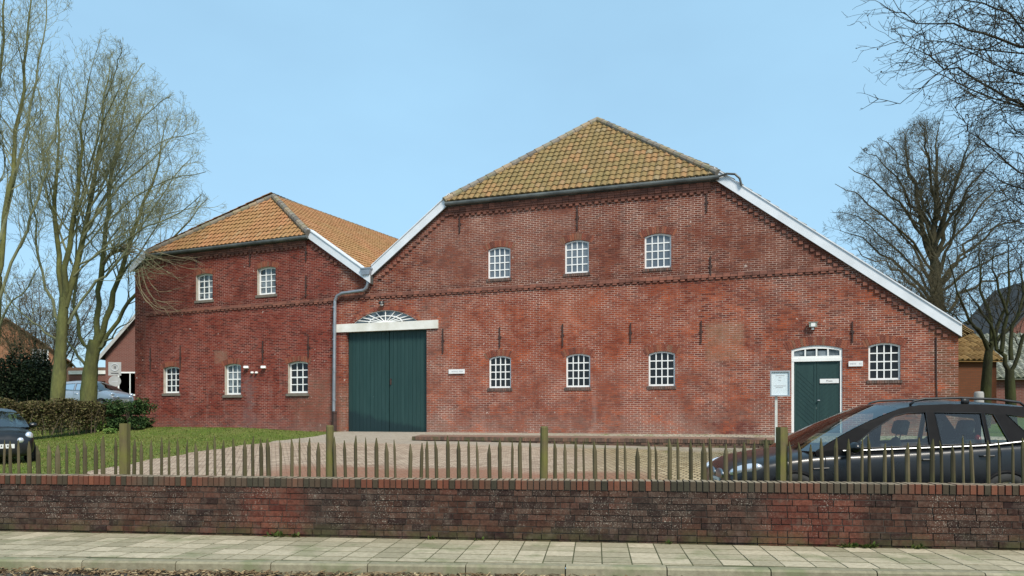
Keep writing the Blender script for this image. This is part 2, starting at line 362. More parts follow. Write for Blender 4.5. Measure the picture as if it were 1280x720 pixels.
# ------------------------------------------------------------------ building kit (all in a front's own frame: x along, y inwards, z up from its foot)
def arch_loop(x0, x1, z0, z1, rise, n=8):
    if rise <= 0.001: return [(x0, z0), (x1, z0), (x1, z1), (x0, z1)]
    h = (x1 - x0) / 2; xc = (x0 + x1) / 2; r = (h * h + rise * rise) / (2 * rise); zc = z1 - r; a0 = math.asin(min(1, h / r))
    arc = [(xc + r * math.sin(a), zc + r * math.cos(a)) for a in [a0 - 2 * a0 * i / n for i in range(n + 1)]]
    return [(x0, z0), (x1, z0)] + arc
def wall_mesh(mb, outline, holes, depth, m=0, mrev=1):
    loops = [[Vector((a, b, 0)) for a, b in outline]] + [[Vector((a, b, 0)) for a, b in h[0]] for h in holes]
    pts = [(p.x, 0.0, p.y) for l in loops for p in l]
    tris = tessellate_polygon(loops)
    fs = []
    for t in tris:
        a, b, c = [pts[i] for i in t]
        cr = (b[0] - a[0]) * (c[2] - a[2]) - (b[2] - a[2]) * (c[0] - a[0])
        fs.append(tuple(t) if cr > 0 else tuple(t)[::-1])
    mb.add(pts, fs, m)
    for h in holes:
        lp, d, mr_ = h[0], h[1], h[2]
        n = len(lp)
        p = [(a, 0.0, b) for a, b in lp] + [(a, d, b) for a, b in lp]
        mb.add(p, [((i + 1) % n, i, i + n, (i + 1) % n + n) for i in range(n)], mr_)
def strip(mb, outer, inner, y0, y1, m=0):
    n = len(outer)
    p = [(a, y0, b) for a, b in outer] + [(a, y0, b) for a, b in inner] + [(a, y1, b) for a, b in inner] + [(a, y1, b) for a, b in outer]
    fs = []
    for i in range(n):
        j = (i + 1) % n
        fs += [(i, j, n + j, n + i), (n + i, n + j, 2 * n + j, 2 * n + i), (3 * n + i, 3 * n + j, j, i)]
    mb.add(p, fs, m)
def make_window(parent, x0, x1, z0, z1, rise, y, cols, rows, pane_m, fr=0.055, bar=0.032, head=None, thick=False, label=None):
    outer = arch_loop(x0, x1, z0, z1, rise); inner = arch_loop(x0 + fr, x1 - fr, z0 + fr * 1.2, z1 - fr, rise * 0.9)
    mb = MB(); strip(mb, outer, inner, y, y + 0.06)
    h = (x1 - x0) / 2; xc = (x0 + x1) / 2
    def top(x):
        if rise < .001: return z1
        r = (h * h + rise * rise) / (2 * rise); return z1 - r + math.sqrt(max(0, r * r - (x - xc) ** 2))
    for i in range(1, cols):
        x = x0 + fr + (x1 - x0 - 2 * fr) * i / cols
        mb.box(x - bar / 2, x + bar / 2, y + 0.008, y + 0.04, z0 + fr, top(x) - fr * 0.6)
    for i in range(1, rows):
        z = z0 + fr + (z1 - z0 - 2 * fr) * i / rows; b = bar * (1.5 if (thick and i == rows // 2) else 1)
        mb.box(x0 + fr * 0.8, x1 - fr * 0.8, y + 0.012, y + 0.036, z - b / 2, z + b / 2)
    w = mb.build('window', m_white, parent)
    if label: w['label'] = label
    pm = MB(); pm.add([(a, y + 0.03, b) for a, b in arch_loop(x0 + fr * 0.7, x1 - fr * 0.7, z0 + fr * 0.7, z1 - fr * 0.7, rise * 0.95)], [tuple(range(len(outer)))])
    pm.build('pane', pane_m, w)
    return w
def voussoirs(mb, x0, x1, z1, rise, hgt=0.22, side=0.10, step=0.072, y=-0.006):
    h = (x1 - x0) / 2; xc = (x0 + x1) / 2; r = (h * h + rise * rise) / (2 * rise); zc = z1 - r; a0 = math.asin(h / r)
    a1 = a0 * (1 + side / h); n = max(6, int(2 * a1 * r / step))
    zn = []
    for i in range(n):
        a, b = -a1 + 2 * a1 * i / n + 0.007 / r, -a1 + 2 * a1 * (i + 1) / n - 0.007 / r
        hh = hgt + rnd.uniform(-0.012, 0.012)
        q = [(xc + rr * math.sin(t), zc + rr * math.cos(t)) for rr, t in ((r + 0.004, a), (r + 0.004, b), (r + hh, b), (r + hh, a))]
        mb.prism(q, y + rnd.uniform(-0.003, 0.003), 0.03)
def sill_bricks(mb, x0, x1, z, h=0.10, proj=0.03):
    n = max(5, int((x1 - x0 + 0.1) / 0.068)); w = (x1 - x0 + 0.1) / n
    for i in range(n): mb.box(x0 - 0.05 + i * w + 0.005, x0 - 0.05 + (i + 1) * w - 0.005, -proj + rnd.uniform(-0.004, 0.004), 0.05, z - h, z + rnd.uniform(-0.003, 0.003))
def anchor(parent, x, z0, z1, lean=0.0):
    mb = MB(); w = 0.035
    mb.box(x - w / 2, x + w / 2, -0.05, -0.012, z0, z1, X=None)
    mb.box(x - 0.05, x + 0.05, -0.042, -0.004, (z0 + z1) / 2 - 0.03, (z0 + z1) / 2 + 0.03)
    return mb.build('wall_anchor', m_iron, parent)
def pantiles(mb, O, U, V, poly, cw=0.215, rh=0.33, m=0, amp=0.032, nu=6):
    """pantiles laid on the plane O + u*U + v*V inside poly (u, v)"""
    U, V = Vector(U).normalized(), Vector(V).normalized(); Nn = U.cross(V).normalized()
    us = [p[0] for p in poly]; vv = [p[1] for p in poly]; n = len(poly)
    def span(v):
        xs = []
        for i in range(n):
            a, b = poly[i], poly[(i + 1) % n]
            if (a[1] <= v) != (b[1] <= v): xs.append(a[0] + (b[0] - a[0]) * (v - a[1]) / (b[1] - a[1]))
        return (min(xs), max(xs)) if len(xs) > 1 else None
    v = min(vv) + 1e-3; v1max = max(vv)
    while v < v1max - 0.02:
        ve = min(v + rh, v1max - 1e-3)
        sa, sb = span(v), span(ve)
        if sa is None: v += rh; continue
        if sb is None: sb = ((sa[0] + sa[1]) / 2,) * 2
        k0 = math.floor(min(sa[0], sb[0]) / cw); k1 = math.ceil(max(sa[1], sb[1]) / cw)
        for k in range(k0, k1):
            dz = rnd.uniform(-0.006, 0.006); du = rnd.uniform(-0.006, 0.006)
            lo, hi = [], []
            for i in range(nu + 1):
                fu = i / nu; u = (k + fu) * cw + du
                hgt = amp * (0.5 + 0.5 * math.sin(2 * math.pi * (fu - 0.12))) + (0.012 if fu > 0.9 else 0)
                ua = min(max(u, sa[0]), sa[1]); ub = min(max(u, sb[0]), sb[1])
                lo.append(O + U * ua + V * v + Nn * (hgt + 0.034 + dz))
                hi.append(O + U * ub + V * (ve + 0.03) + Nn * (hgt + 0.002))
            if (lo[-1] - lo[0]).length < 0.01 and (hi[-1] - hi[0]).length < 0.01: continue
            base = [p - Nn * 0.05 for p in lo]
            mb.grid([base, lo, hi], m, rnd.random(), flip=True)
        v += rh
def ridge_caps(mb, a, b, r=0.11, step=0.36, m=0):
    a, b = Vector(a), Vector(b); L = (b - a).length; d = (b - a) / L; n = max(1, int(L / step))
    for i in range(n):
        p, q = a + d * (L * i / n - 0.03), a + d * (L * (i + 1) / n + 0.01)
        mb.tube([p, q], [r * 1.08, r * 0.9], 10, m)
def board(mb, a, b, h, y0, y1, m=0):    # sloping board in the x,z plane with vertical height h hanging below a-b
    mb.prism([(a[0], a[1]), (b[0], b[1]), (b[0], b[1] - h), (a[0], a[1] - h)], y0, y1, m)

# ------------------------------------------------------------------ the great barn
RZ1, RZ2 = -math.atan(K1), -math.atan(K2)
barn = empty('barn', (XK, YK, ZB), RZ1, 'big red brick barn with a mossy half hipped roof and white windows in two rows', 'barn')
wing = empty('barn_wing', (XK, YK, ZB), RZ2, 'lower dark red barn wing with an orange tiled hipped roof, left of the downpipe', 'barn')
f_ = FM.loc
eL, eR = f_(560, 258), f_(895, 225.5)
EZ = (eL[1] + eR[1]) / 2
vL, vR = f_(468, 344), f_(1190, 414.5)
XR = f_(1198, 500)[0]
mL = (EZ - vL[1]) / (eL[0] - vL[0]); mR = (vR[1] - EZ) / (vR[0] - eR[0])
zK = FL.loc(424, 324.5)[1]
outline = [(0, -1.2), (XR, -1.2), (XR, vR[1] + mR * (XR - vR[0])), (eR[0], EZ), (eL[0], EZ), (vL[0], vL[1]), (0.0, zK)]
holes = []
wins_low = [(611.2, 638.8, 444.7, 485), (707.5, 737.8, 442, 484), (810.6, 843.8, 439, 482.5), (1085.6, 1125.6, 428.5, 475)]
wins_up = [(609.9, 638, 308.4, 347.8), (706, 736, 300, 341.4), (805.6, 839, 291.6, 335)]
def wrect(fr, w):
    xm = (w[0] + w[1]) / 2
    return fr.loc(w[0], 500)[0], fr.loc(w[1], 500)[0], fr.loc(xm, w[3])[1], fr.loc(xm, w[2])[1]
main_w = []
for w in wins_low + wins_up:
    x0, x1, z0, z1 = wrect(FM, w); main_w.append((x0, x1, z0, z1)); holes.append((arch_loop(x0, x1, z0, z1, 0.085), 0.10, 1))
dx0, dx1 = f_(432.6, 500)[0], f_(533.2, 500)[0]; dz0 = f_(483, 541)[1]; dz1 = f_(483, 412.5)[1]
holes.append(([(dx0, dz0), (dx1, dz0), (dx1, dz1), (dx0, dz1)], 0.30, 0))
ax0, ax1 = f_(440, 500)[0], f_(523, 500)[0]; az0 = f_(483, 404)[1]; az1 = f_(483, 387.5)[1]
fan = arch_loop(ax0, ax1, az0, az1, az1 - az0 - 0.005, 16)
fan = [fan[0]] + [fan[1]] + fan[3:-1]
holes.append((fan, 0.12, 0))
ex0, ex1 = f_(989.3, 500)[0], f_(1053, 500)[0]; ez0 = f_(1020, 541)[1]; ez1 = f_(1020, 431.5)[1]
holes.append((arch_loop(ex0, ex1, ez0, ez1, 0.12), 0.14, 1))
mb = MB(); wall_mesh(mb, outline, holes, 0.12)
DEP = 26.0
mb.add([(XR, 0, -1.2), (XR, DEP, -1.2), (XR, DEP, outline[2][1]), (XR, 0, outline[2][1])], [(0, 1, 2, 3)])
mb.add([(0, 0.5, -1.2), (0, DEP, -1.2), (0, DEP, zK), (0, 0.5, zK)], [(3, 2, 1, 0)])
mb.add([(0, DEP, -1.2), (XR, DEP, -1.2), (XR, DEP, outline[2][1]), (eR[0], DEP, EZ), (eL[0], DEP, EZ), (0, DEP, vL[1] + mL * (0 - vL[0]))], [(5, 4, 3, 2, 1, 0)])
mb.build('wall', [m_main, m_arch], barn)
mi_ = MB(); mi_.prism([(0.3, -1), (XR - 0.3, -1), (XR - 0.3, 3.1), (13.9, 8.1), (4.2, 8.1), (0.3, 5.3)], 0.42, 0.5); mi_.build('dark_inner_wall', m_dark, barn)
for i, (x0, x1, z0, z1) in enumerate(main_w):
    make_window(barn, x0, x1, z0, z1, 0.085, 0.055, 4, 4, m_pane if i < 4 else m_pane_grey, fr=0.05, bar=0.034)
for x0, x1, z0, z1 in main_w:
    av = MB(); voussoirs(av, x0, x1, z1, 0.085); av.build('arch_course', m_arch, barn)
av = MB(); voussoirs(av, ex0, ex1, ez1, 0.12, 0.27, 0.14); av.build('arch_course', m_arch, barn)
for x0, x1, z0, z1 in main_w:
    sb = MB(); sill_bricks(sb, x0, x1, z0); sb.build('sill', m_sill, barn)
for x, y0, y1 in [(575, 270, 291), (722, 257, 287), (883.6, 241.5, 265), (888.5, 320, 345), (625, 409, 434), (703.6, 405, 433), (788.5, 404, 428), (876.7, 401, 428), (1065.6, 402, 428), (554, 411, 441)]:
    a = f_(x, y1); b = f_(x, y0); anchor(barn, a[0], a[1], b[1])
# corbelled brick band and toothed eaves
def dentil_line(mb, a, b, step, w, h, y, m=0):
    L = math.hypot(b[0] - a[0], b[1] - a[1]); n = int(L / step)
    for i in range(n):
        x = a[0] + (b[0] - a[0]) * (i + 0.5) / n; z = a[1] + (b[1] - a[1]) * (i + 0.5) / n
        mb.box(x - w / 2, x + w / 2, -y, 0.02, z - h / 2, z + h / 2)
bz = f_(740, 357)[1]
bd = MB()
xbR = f_(1062, 337)[0]
for i in range(int((xbR - 0.0) / 0.22)):
    x = 0.02 + i * 0.22
    bd.box(x, x + 0.21, -0.045 + rnd.uniform(-.004, .004), 0.02, bz + 0.035, bz + 0.097)
    bd.box(x, x + 0.21, -0.02 + rnd.uniform(-.004, .004), 0.02, bz + 0.10, bz + 0.158)
    bd.box(x, x + 0.14, -0.035, 0.02, bz - 0.025, bz + 0.032)
bd.build('brick_band', m_band, barn)
dn = MB()
dentil_line(dn, (eL[0] + 0.2, EZ - 0.36), (eR[0] - 0.2, EZ - 0.36), 0.22, 0.12, 0.07, 0.05)
for i in range(int((eR[0] - eL[0]) / 0.22)):
    x = eL[0] + 0.05 + i * 0.22
    dn.box(x, x + 0.21, -0.055, 0.02, EZ - 0.32, EZ - 0.255); dn.box(x, x + 0.21, -0.085, 0.02, EZ - 0.25, EZ - 0.19); dn.box(x, x + 0.21, -0.10, 0.02, EZ - 0.183, EZ - 0.122); dn.box(x, x + 0.21, -0.11, 0.02, EZ - 0.117, EZ - 0.063)
dn.build('eaves_course', m_band, barn); dn = MB()
dentil_line(dn, (vL[0] + 0.15, vL[1] - 0.17), (eL[0] + 0.05, EZ - 0.24), 0.20, 0.12, 0.10, 0.05)
dn.build('verge_course', m_band, barn); dn = MB()
dentil_line(dn, (eR[0] + 0.0, EZ - 0.24), (vR[0] - 0.1, vR[1] - 0.17), 0.20, 0.12, 0.10, 0.05)
dn.build('verge_course', m_band, barn)
# boards along the verges
vb = MB(); bh = 0.34; ov = 0.10
board(vb, (vL[0] - 0.05, vL[1] + bh - 0.03), (eL[0] + 0.1, EZ + bh + 0.05), bh, -0.14, -0.10)
vb.prism([(vL[0] - 0.05, vL[1] + bh - 0.03), (eL[0] + 0.1, EZ + bh + 0.05), (eL[0] + 0.1, EZ + bh + 0.09), (vL[0] - 0.05, vL[1] + bh + 0.01)], -0.17, 0.2)
vb.build('barge_board', m_verge, barn)
vb = MB()
zR_ = vR[1] + mR * 0.16
board(vb, (eR[0] - 0.05, EZ + bh - 0.0), (vR[0] + 0.22, vR[1] + mR * 0.22 + bh), bh, -0.14, -0.10)
vb.prism([(eR[0] - 0.05, EZ + bh), (vR[0] + 0.22, vR[1] + mR * 0.22 + bh), (vR[0] + 0.22, vR[1] + mR * 0.22 + bh + 0.04), (eR[0] - 0.05, EZ + bh + 0.04)], -0.17, 0.2)
vb.build('barge_board', m_verge, barn)
so = MB()
so.prism([(vL[0], vL[1] - 0.02), (eL[0], EZ - 0.02), (eL[0], EZ + 0.3), (vL[0], vL[1] + 0.3)], -0.095, 0.1)
so.build('verge_soffit', m_gutter, barn); so = MB()
so.prism([(eR[0], EZ - 0.02), (XR + 0.05, vR[1] + mR * (XR + 0.05 - vR[0]) - 0.02), (XR + 0.05, vR[1] + mR * (XR + 0.05 - vR[0]) + 0.3), (eR[0], EZ + 0.3)], -0.095, 0.1)
so.build('verge_soffit', m_gutter, barn)
# roof
xr = (eL[0] + eR[0]) / 2; RTOP = 0.33
zr = EZ + mL * (xr - eL[0]) + RTOP
hipT = 3.75
rf = MB()
e0 = Vector((eL[0] - 0.05, -0.16, EZ + 0.13)); e1 = Vector((eR[0] + 0.05, -0.16, EZ + 0.13)); ap = Vector((xr, hipT, zr))
U = (e1 - e0).normalized(); mid = (e0 + e1) / 2; V = (ap - mid).normalized(); W_ = (e1 - e0).length
pantiles(rf, e0, U, V, [(0, 0), (W_, 0), (W_ / 2, (ap - mid).length)], m=0, amp=0.038)
def side_roof(mb, ea, lo, hip_pt, ridge_far, m=0, flip=False, cw=0.215, rh=0.33):
    pass
lo1 = Vector((XR + 0.35, -0.12, vR[1] + mR * (XR + 0.35 - vR[0]) + RTOP)); eE1 = Vector((eR[0], -0.12, EZ + RTOP))
V2 = (eE1 - lo1).normalized(); H1 = (eE1 - lo1).length; H2 = (Vector((xr, -0.12, zr)) - lo1).length
pantiles(rf, lo1, Vector((0, 1, 0)), V2, [(0, 0), (DEP, 0), (DEP, H2), (hipT + 0.12, H2), (0, H1)], m=0, nu=4)
lo2 = Vector((vL[0] - 0.1, -0.12, vL[1] + mL * (-0.1) + RTOP)); eE0 = Vector((eL[0], -0.12, EZ + RTOP))
V3 = (eE0 - lo2).normalized(); H1 = (eE0 - lo2).length; H2 = (Vector((xr, -0.12, zr)) - lo2).length
pantiles(rf, lo2 + Vector((0, DEP, 0)), Vector((0, -1, 0)), V3, [(0, 0), (DEP, 0), (DEP, H1), (DEP - hipT - 0.12, H2), (0, H2)], m=0, nu=4)
rf.build('roof', m_tile_main, barn)
rc = MB(); ridge_caps(rc, e0 + Vector((0, 0, 0.06)), ap + Vector((0, 0, 0.05))); ridge_caps(rc, e1 + Vector((0, 0, 0.06)), ap + Vector((0, 0, 0.05))); ridge_caps(rc, ap + Vector((0, 0, 0.03)), ap + Vector((0, DEP - hipT, 0.03)))
rc.build('ridge_tiles', m_ridge, barn)
gt = MB(); gt.tube([(eL[0] - 0.02, -0.20, EZ + 0.03), (eR[0] + 0.1, -0.20, EZ + 0.03)], 0.075, 10)
gt.box(eL[0], eR[0], -0.14, 0.0, EZ - 0.06, EZ + 0.0)
p0 = Vector((eR[0] + 0.08, -0.2, EZ + 0.05))
gt.tube([p0, p0 + Vector((0.25, -0.02, 0.06)), p0 + Vector((0.5, -0.02, 0.02)), p0 + Vector((0.64, -0.01, -0.12)), p0 + Vector((0.70, 0.0, -0.35))], 0.035, 8)
gt.build('gutter', m_gutter, barn)
# lightning conductor near the right corner
lc = MB(); a = f_(1170, 412)[0]; lc.tube([(a, -0.02, 2.9), (a + 0.01, -0.02, 1.5), (a + 0.06, -0.02, 0.0)], 0.02, 6); lc.build('wall_cable', m_iron, barn)
# big doors, beam and fanlight
dm = (f_(484, 500)[0])
def leaf(x0, x1, z0, z1, y, n):
    l = MB()
    w = (x1 - x0) / n
    for i in range(n): l.box(x0 + i * w + 0.004, x0 + (i + 1) * w - 0.004, y + rnd.uniform(0, .006), y + 0.04, z0, z1)
    l.box(x0 + 0.01, x1 - 0.01, y + 0.02, y + 0.05, z0 + 0.01, z1 - 0.01, 0, 0.1)
    return l
dl = leaf(dx0 + 0.01, dm - 0.012, dz0 + 0.03, dz1, 0.16, 11).build('barn_door', m_door, barn)
dr = leaf(dm + 0.012, dx1 - 0.02, dz0 + 0.03, dz1, 0.16, 10).build('barn_door', m_door, barn)
hg = MB(); hg.box(dm + 0.05, dm + 0.09, 0.12, 0.17, 1.75, 1.98); hg.build('door_bolt', m_iron, dr)
dd = MB(); dd.box(dx0, dx1, 0.24, 0.28, dz0, dz1); dd.box(ax0, ax1, 0.21, 0.25, az0, az1); dd.build('dark_backing', m_dark, barn)
bm_ = MB(); bx0, bx1 = f_(417, 408)[0], f_(548, 405)[0]
bm_.box(bx0, bx1, -0.06, 0.11, dz1 - 0.02, az0 + 0.03); bm_.build('lintel_beam', m_oldwhite, barn)
fl = MB(); inner = [(( a - (ax0 + ax1) / 2) * 0.95 + (ax0 + ax1) / 2, (b - az0) * 0.90 + az0 + 0.03) for a, b in fan]
strip(fl, fan, inner, 0.04, 0.09)
fc = ((ax0 + ax1) / 2, az0 + 0.02); hw, hh = (ax1 - ax0) / 2 - 0.04, az1 - az0 - 0.04
for k in range(1, 10):
    a = math.pi * k / 10; e = (fc[0] + hw * 0.98 * math.cos(a), fc[1] + hh * 0.98 * math.sin(a))
    fl.tube([(fc[0], 0.06, fc[1]), (e[0], 0.06, e[1])], 0.02, 6)
fl.tube([(fc[0] + hw * 0.52 * math.cos(math.pi * k / 14), 0.058, fc[1] + hh * 0.58 * math.sin(math.pi * k / 14)) for k in range(15)], 0.02, 6)
fl.ellipsoid((fc[0], 0.05, fc[1] + 0.03), (0.07, 0.03, 0.07))
fo = fl.build('fanlight', m_white, barn)
fp = MB(); fp.add([(a, 0.08, b) for a, b in inner], [tuple(range(len(inner)))]); fp.build('pane', m_pane_mix, fo)
# brick ring over the fanlight
fr_ = MB(); n = 44
for i in range(n):
    a, b = math.pi * (0.03 + 0.94 * i / n), math.pi * (0.03 + 0.94 * (i + 0.85) / n)
    xc = (ax0 + ax1) / 2; A, B = (ax1 - ax0) / 2 + 0.01, az1 - az0 + 0.01
    fr_.prism([(xc + (A + d) * math.cos(t), az0 + (B + d) * math.sin(t)) for d, t in ((0, b), (0, a), (0.11, a), (0.11, b))], -0.004 + rnd.uniform(-.002, .002), 0.03)
fr_.build('arch_course', tintmat('red_arch_brick', [(0, (0.20, 0.055, 0.04)), (0.6, (0.33, 0.095, 0.055)), (1, (0.40, 0.15, 0.08))], 9), barn)
# entrance door with its white frame
tz0, tz1 = f_(1020, 451.5)[1], f_(1020, 448.5)[1]
ef = MB(); fw = 0.075
ef.box(ex0, ex0 + fw, 0.03, 0.12, ez0, tz0); ef.box(ex1 - fw * 0.8, ex1, 0.03, 0.12, ez0, tz0)
ef.box(ex0, ex1, 0.02, 0.12, tz0, tz1 + 0.03)
strip(ef, arch_loop(ex0, ex1, tz1 + 0.03, ez1, 0.12), arch_loop(ex0 + fw, ex1 - fw, tz1 + 0.09, ez1 - 0.10, 0.07), 0.03, 0.10)
for i in (1, 2, 3):
    x = ex0 + fw + (ex1 - ex0 - 2 * fw) * i / 4; ef.box(x - 0.022, x + 0.022, 0.036, 0.09, tz1 + 0.06, ez1 - 0.06)
eo = ef.build('entrance_frame', m_white, barn)
ep = MB(); ep.box(ex0 + 0.04, ex1 - 0.04, 0.08, 0.09, tz1 + 0.05, ez1 - 0.16); ep.build('pane', m_pane_mix, eo)
emid = f_(1021, 500)[0]
def chevron(x0, x1, z0, z1, sgn):
    l = MB(); l.box(x0, x1, 0.085, 0.11, z0, z1, 0, 0.2)
    l.box(x0, x0 + 0.07, 0.07, 0.084, z0, z1, 0, 0.9); l.box(x1 - 0.07, x1, 0.07, 0.084, z0, z1, 0, 0.8)
    st = 0.145; w = x1 - x0 - 0.15
    for k in range(-6, 16):
        za = z0 + k * st * 1.0
        q = [(x0 + 0.075, za), (x1 - 0.075, za + sgn * w), (x1 - 0.075, za + sgn * w + st - 0.014), (x0 + 0.075, za + st - 0.014)]
        if min(p[1] for p in q) < z0 or max(p[1] for p in q) > z1: continue
        l.prism(q, 0.076, 0.086)
    return l
chevron(ex0 + fw + 0.005, emid - 0.004, ez0 + 0.02, tz0 - 0.005, -1).build('entrance_door', m_door2, barn)
e2 = chevron(emid + 0.004, ex1 - fw * 0.8 - 0.005, ez0 + 0.02, tz0 - 0.005, 1).build('entrance_door', m_door2, barn)
kn = MB(); kz = f_(1018, 500.5)[1]; kx = emid + 0.06
kn.tube([(kx, 0.075, kz), (kx, 0.02, kz)], 0.012, 6); kn.ellipsoid((kx - 0.01, 0.01, kz), (0.045, 0.02, 0.02)); kn.build('handle', m_zinc, e2)
st_ = MB(); st_.box(ex0 - 0.1, ex1 + 0.1, -0.35, 0.14, ez0 - 0.25, ez0 - 0.005); m_step = vmat('step_stone', (0.25, 0.24, 0.22), (0.18, 0.17, 0.15), 4); st_.build('door_step', m_step, barn)
st_ = MB(); st_.box(dx0 - 0.05, dx1 + 0.05, -0.03, 0.3, dz0 - 0.4, dz0 - 0.003); st_.build('door_step', m_step, barn)
# downpipe from the valley
hp = MB(); hx0, hx1 = f_(455.5, 340)[0], f_(468, 340)[0]; hz0, hz1 = f_(461, 345)[1], f_(461, 336.5)[1]
hp.prism([(hx0, hz1), (hx1, hz1), (hx1 - 0.05, hz0), (hx0 + 0.05, hz0)], -0.30, -0.06); hp.box(hx0 - 0.015, hx1 + 0.015, -0.315, -0.045, hz1 - 0.05, hz1 + 0.005)
px = [(462.5, 345), (462.5, 356), (460.5, 361), (456.5, 364), (430, 367.5), (424, 371), (421.6, 377), (421.3, 400), (420.2, 516)]
pp = [f_(*q) for q in px]
hp.tube([(a, -0.16, b) for a, b in pp], 0.062, 10)
for y in (385, 425, 465, 500):
    q = f_(420.8, y); hp.tube([(q[0], -0.16, q[1] - 0.03), (q[0], -0.16, q[1] + 0.03)], 0.07, 10)
dpo = hp.build('downpipe', m_zinc, barn, smooth=False)
ip = MB(); q0, q1 = f_(421, 516), f_(421, 541); ip.tube([(q0[0], -0.16, q0[1] + 0.05), (q1[0], -0.16, q1[1] - 0.1)], 0.08, 10); ip.tube([(q0[0], -0.16, q0[1] - 0.02), (q0[0], -0.16, q0[1] + 0.06)], 0.095, 10)
ip.build('iron_shoe', m_iron, dpo)

# ------------------------------------------------------------------ the wing
l_ = FL.loc
wl, wr = l_(190, 320), l_(388, 299.5); WZ = (wl[1] + wr[1]) / 2
WX = l_(170, 500)[0]
sl_ = (WZ - zK) / (0 - wr[0])
outl = [(WX, -1.2), (0, -1.2), (0, zK), (wr[0], WZ), (wl[0], WZ), (WX, WZ - 0.30)]
wg = [(204.4, 224, 458, 491.5), (281, 301.2, 454.5, 493.5), (360, 384.8, 451.5, 491.5), (245, 265.8, 341.7, 375), (321.6, 344.6, 333.2, 368)]
hl = []; wing_w = []
for w in wg:
    q = wrect(FL, w); wing_w.append(q); hl.append((arch_loop(*q, 0.075), 0.18, 1))
mb = MB(); wall_mesh(mb, outl, hl, 0.18)
mb.add([(WX, 0, -1.2), (WX, DEP, -1.2), (WX, DEP, WZ), (WX, 0, WZ)], [(3, 2, 1, 0)])
mb.add([(WX, DEP, -1.2), (0, DEP, -1.2), (0, DEP, zK), (wr[0], DEP, WZ), (wl[0], DEP, WZ)], [(4, 3, 2, 1, 0)])
mb.build('wall', [m_wing, m_reveal], wing)
pl = MB(); pl.box(WX - 0.02, WX + 0.62, -0.03, 0.3, -1.2, WZ - 0.45); pl.build('corner_pier', m_wing, wing)
mi_ = MB(); mi_.box(WX + 0.3, -0.2, 0.42, 0.5, -1.0, WZ - 0.5); mi_.build('dark_inner_wall', m_dark, wing)
for i, (x0, x1, z0, z1) in enumerate(wing_w):
    make_window(wing, x0 + 0.01, x1 - 0.01, z0 + 0.01, z1 - 0.008, 0.072, 0.115, 3, 4, m_pane if i in (0, 2) else m_pane_mix, fr=0.055, bar=0.036, thick=i in (1, 2))
for x0, x1, z0, z1 in wing_w:
    av = MB(); voussoirs(av, x0, x1, z1, 0.075, 0.21, 0.10); av.build('arch_course', m_arch, wing)
for i, (x0, x1, z0, z1) in enumerate(wing_w):
    sb = MB(); sb.prism([(x0 - 0.07, z0 - 0.11), (x1 + 0.07, z0 - 0.11), (x1 + 0.07, z0 - 0.01), (x0 - 0.07, z0 - 0.01)], -0.06 if i in (1, 2) else -0.03, 0.10)
    sb.build('sill', vmat('grey_sill_%d' % i, (0.20, 0.175, 0.14), (0.13, 0.105, 0.085), 6), wing)
for x, y0, y1 in [(246, 314, 332), (313, 310, 332), (383, 305, 326), (383, 345, 371), (188.5, 435, 464), (226, 432, 463), (329, 426, 453), (386, 421, 447)]:
    a = l_(x, y1); b = l_(x, y0); anchor(wing, a[0], a[1], b[1])
bz2 = (l_(186, 395)[1] + l_(412, 377.5)[1]) / 2
bd = MB()
n = int((-0.02 - WX - 0.65) / 0.22)
for i in range(n):
    x = WX + 0.65 + i * 0.22
    bd.box(x, x + 0.21, -0.045 + rnd.uniform(-.004, .004), 0.02, bz2 + 0.035, bz2 + 0.097)
    bd.box(x, x + 0.21, -0.02 + rnd.uniform(-.004, .004), 0.02, bz2 + 0.10, bz2 + 0.158)
    bd.box(x, x + 0.14, -0.035, 0.02, bz2 - 0.025, bz2 + 0.032)
bd.build('brick_band', m_band, wing)
dn = MB(); dentil_line(dn, (wl[0] + 0.1, WZ - 0.30), (wr[0] - 0.1, WZ - 0.30), 0.22, 0.12, 0.07, 0.05)
d2 = MB(); dentil_line(d2, (wr[0] + 0.05, WZ - 0.22), (-0.05, zK - 0.2), 0.2, 0.12, 0.09, 0.045); d2.build('verge_course', m_band, wing)
n = int((wr[0] - wl[0]) / 0.22)
for i in range(n): dn.box(wl[0] + i * 0.22, wl[0] + i * 0.22 + 0.21, -0.055, 0.02, WZ - 0.26, WZ - 0.2); dn.box(wl[0] + i * 0.22, wl[0] + i * 0.22 + 0.21, -0.08, 0.02, WZ - 0.193, WZ - 0.132); dn.box(wl[0] + i * 0.22, wl[0] + i * 0.22 + 0.21, -0.1, 0.02, WZ - 0.126, WZ - 0.063)
dn.build('eaves_course', m_band, wing)
slp = sl_; VXL = l_(466, 345)[0] if False else 1.45
vb = MB()
zv = zK - slp * VXL
board(vb, (wr[0] - 0.02, WZ + 0.33), (VXL, zv + 0.33), 0.33, -0.14, -0.10)
vb.prism([(wr[0] - 0.02, WZ + 0.33), (VXL, zv + 0.33), (VXL, zv + 0.37), (wr[0] - 0.02, WZ + 0.37)], -0.17, 0.2)
vb.build('barge_board', m_verge, wing)
vb = MB(); board(vb, (wl[0] - 1.15, WZ - 0.33), (wl[0] - 0.2, WZ + 0.28), 0.30, -0.14, -0.10); vb.build('barge_board', m_verge, wing)
so = MB(); so.prism([(wr[0], WZ - 0.02), (VXL, zv - 0.02), (VXL, zv + 0.28), (wr[0], WZ + 0.28)], -0.095, 0.1)
so.build('verge_soffit', m_gutter, wing); so = MB(); so.prism([(wl[0] - 1.1, WZ - 0.55), (wl[0], WZ - 0.02), (wl[0], WZ + 0.2), (wl[0] - 1.1, WZ - 0.35)], -0.095, 0.1); so.build('verge_soffit', m_gutter, wing)
xw = (wl[0] + wr[0]) / 2; hT = 2.6
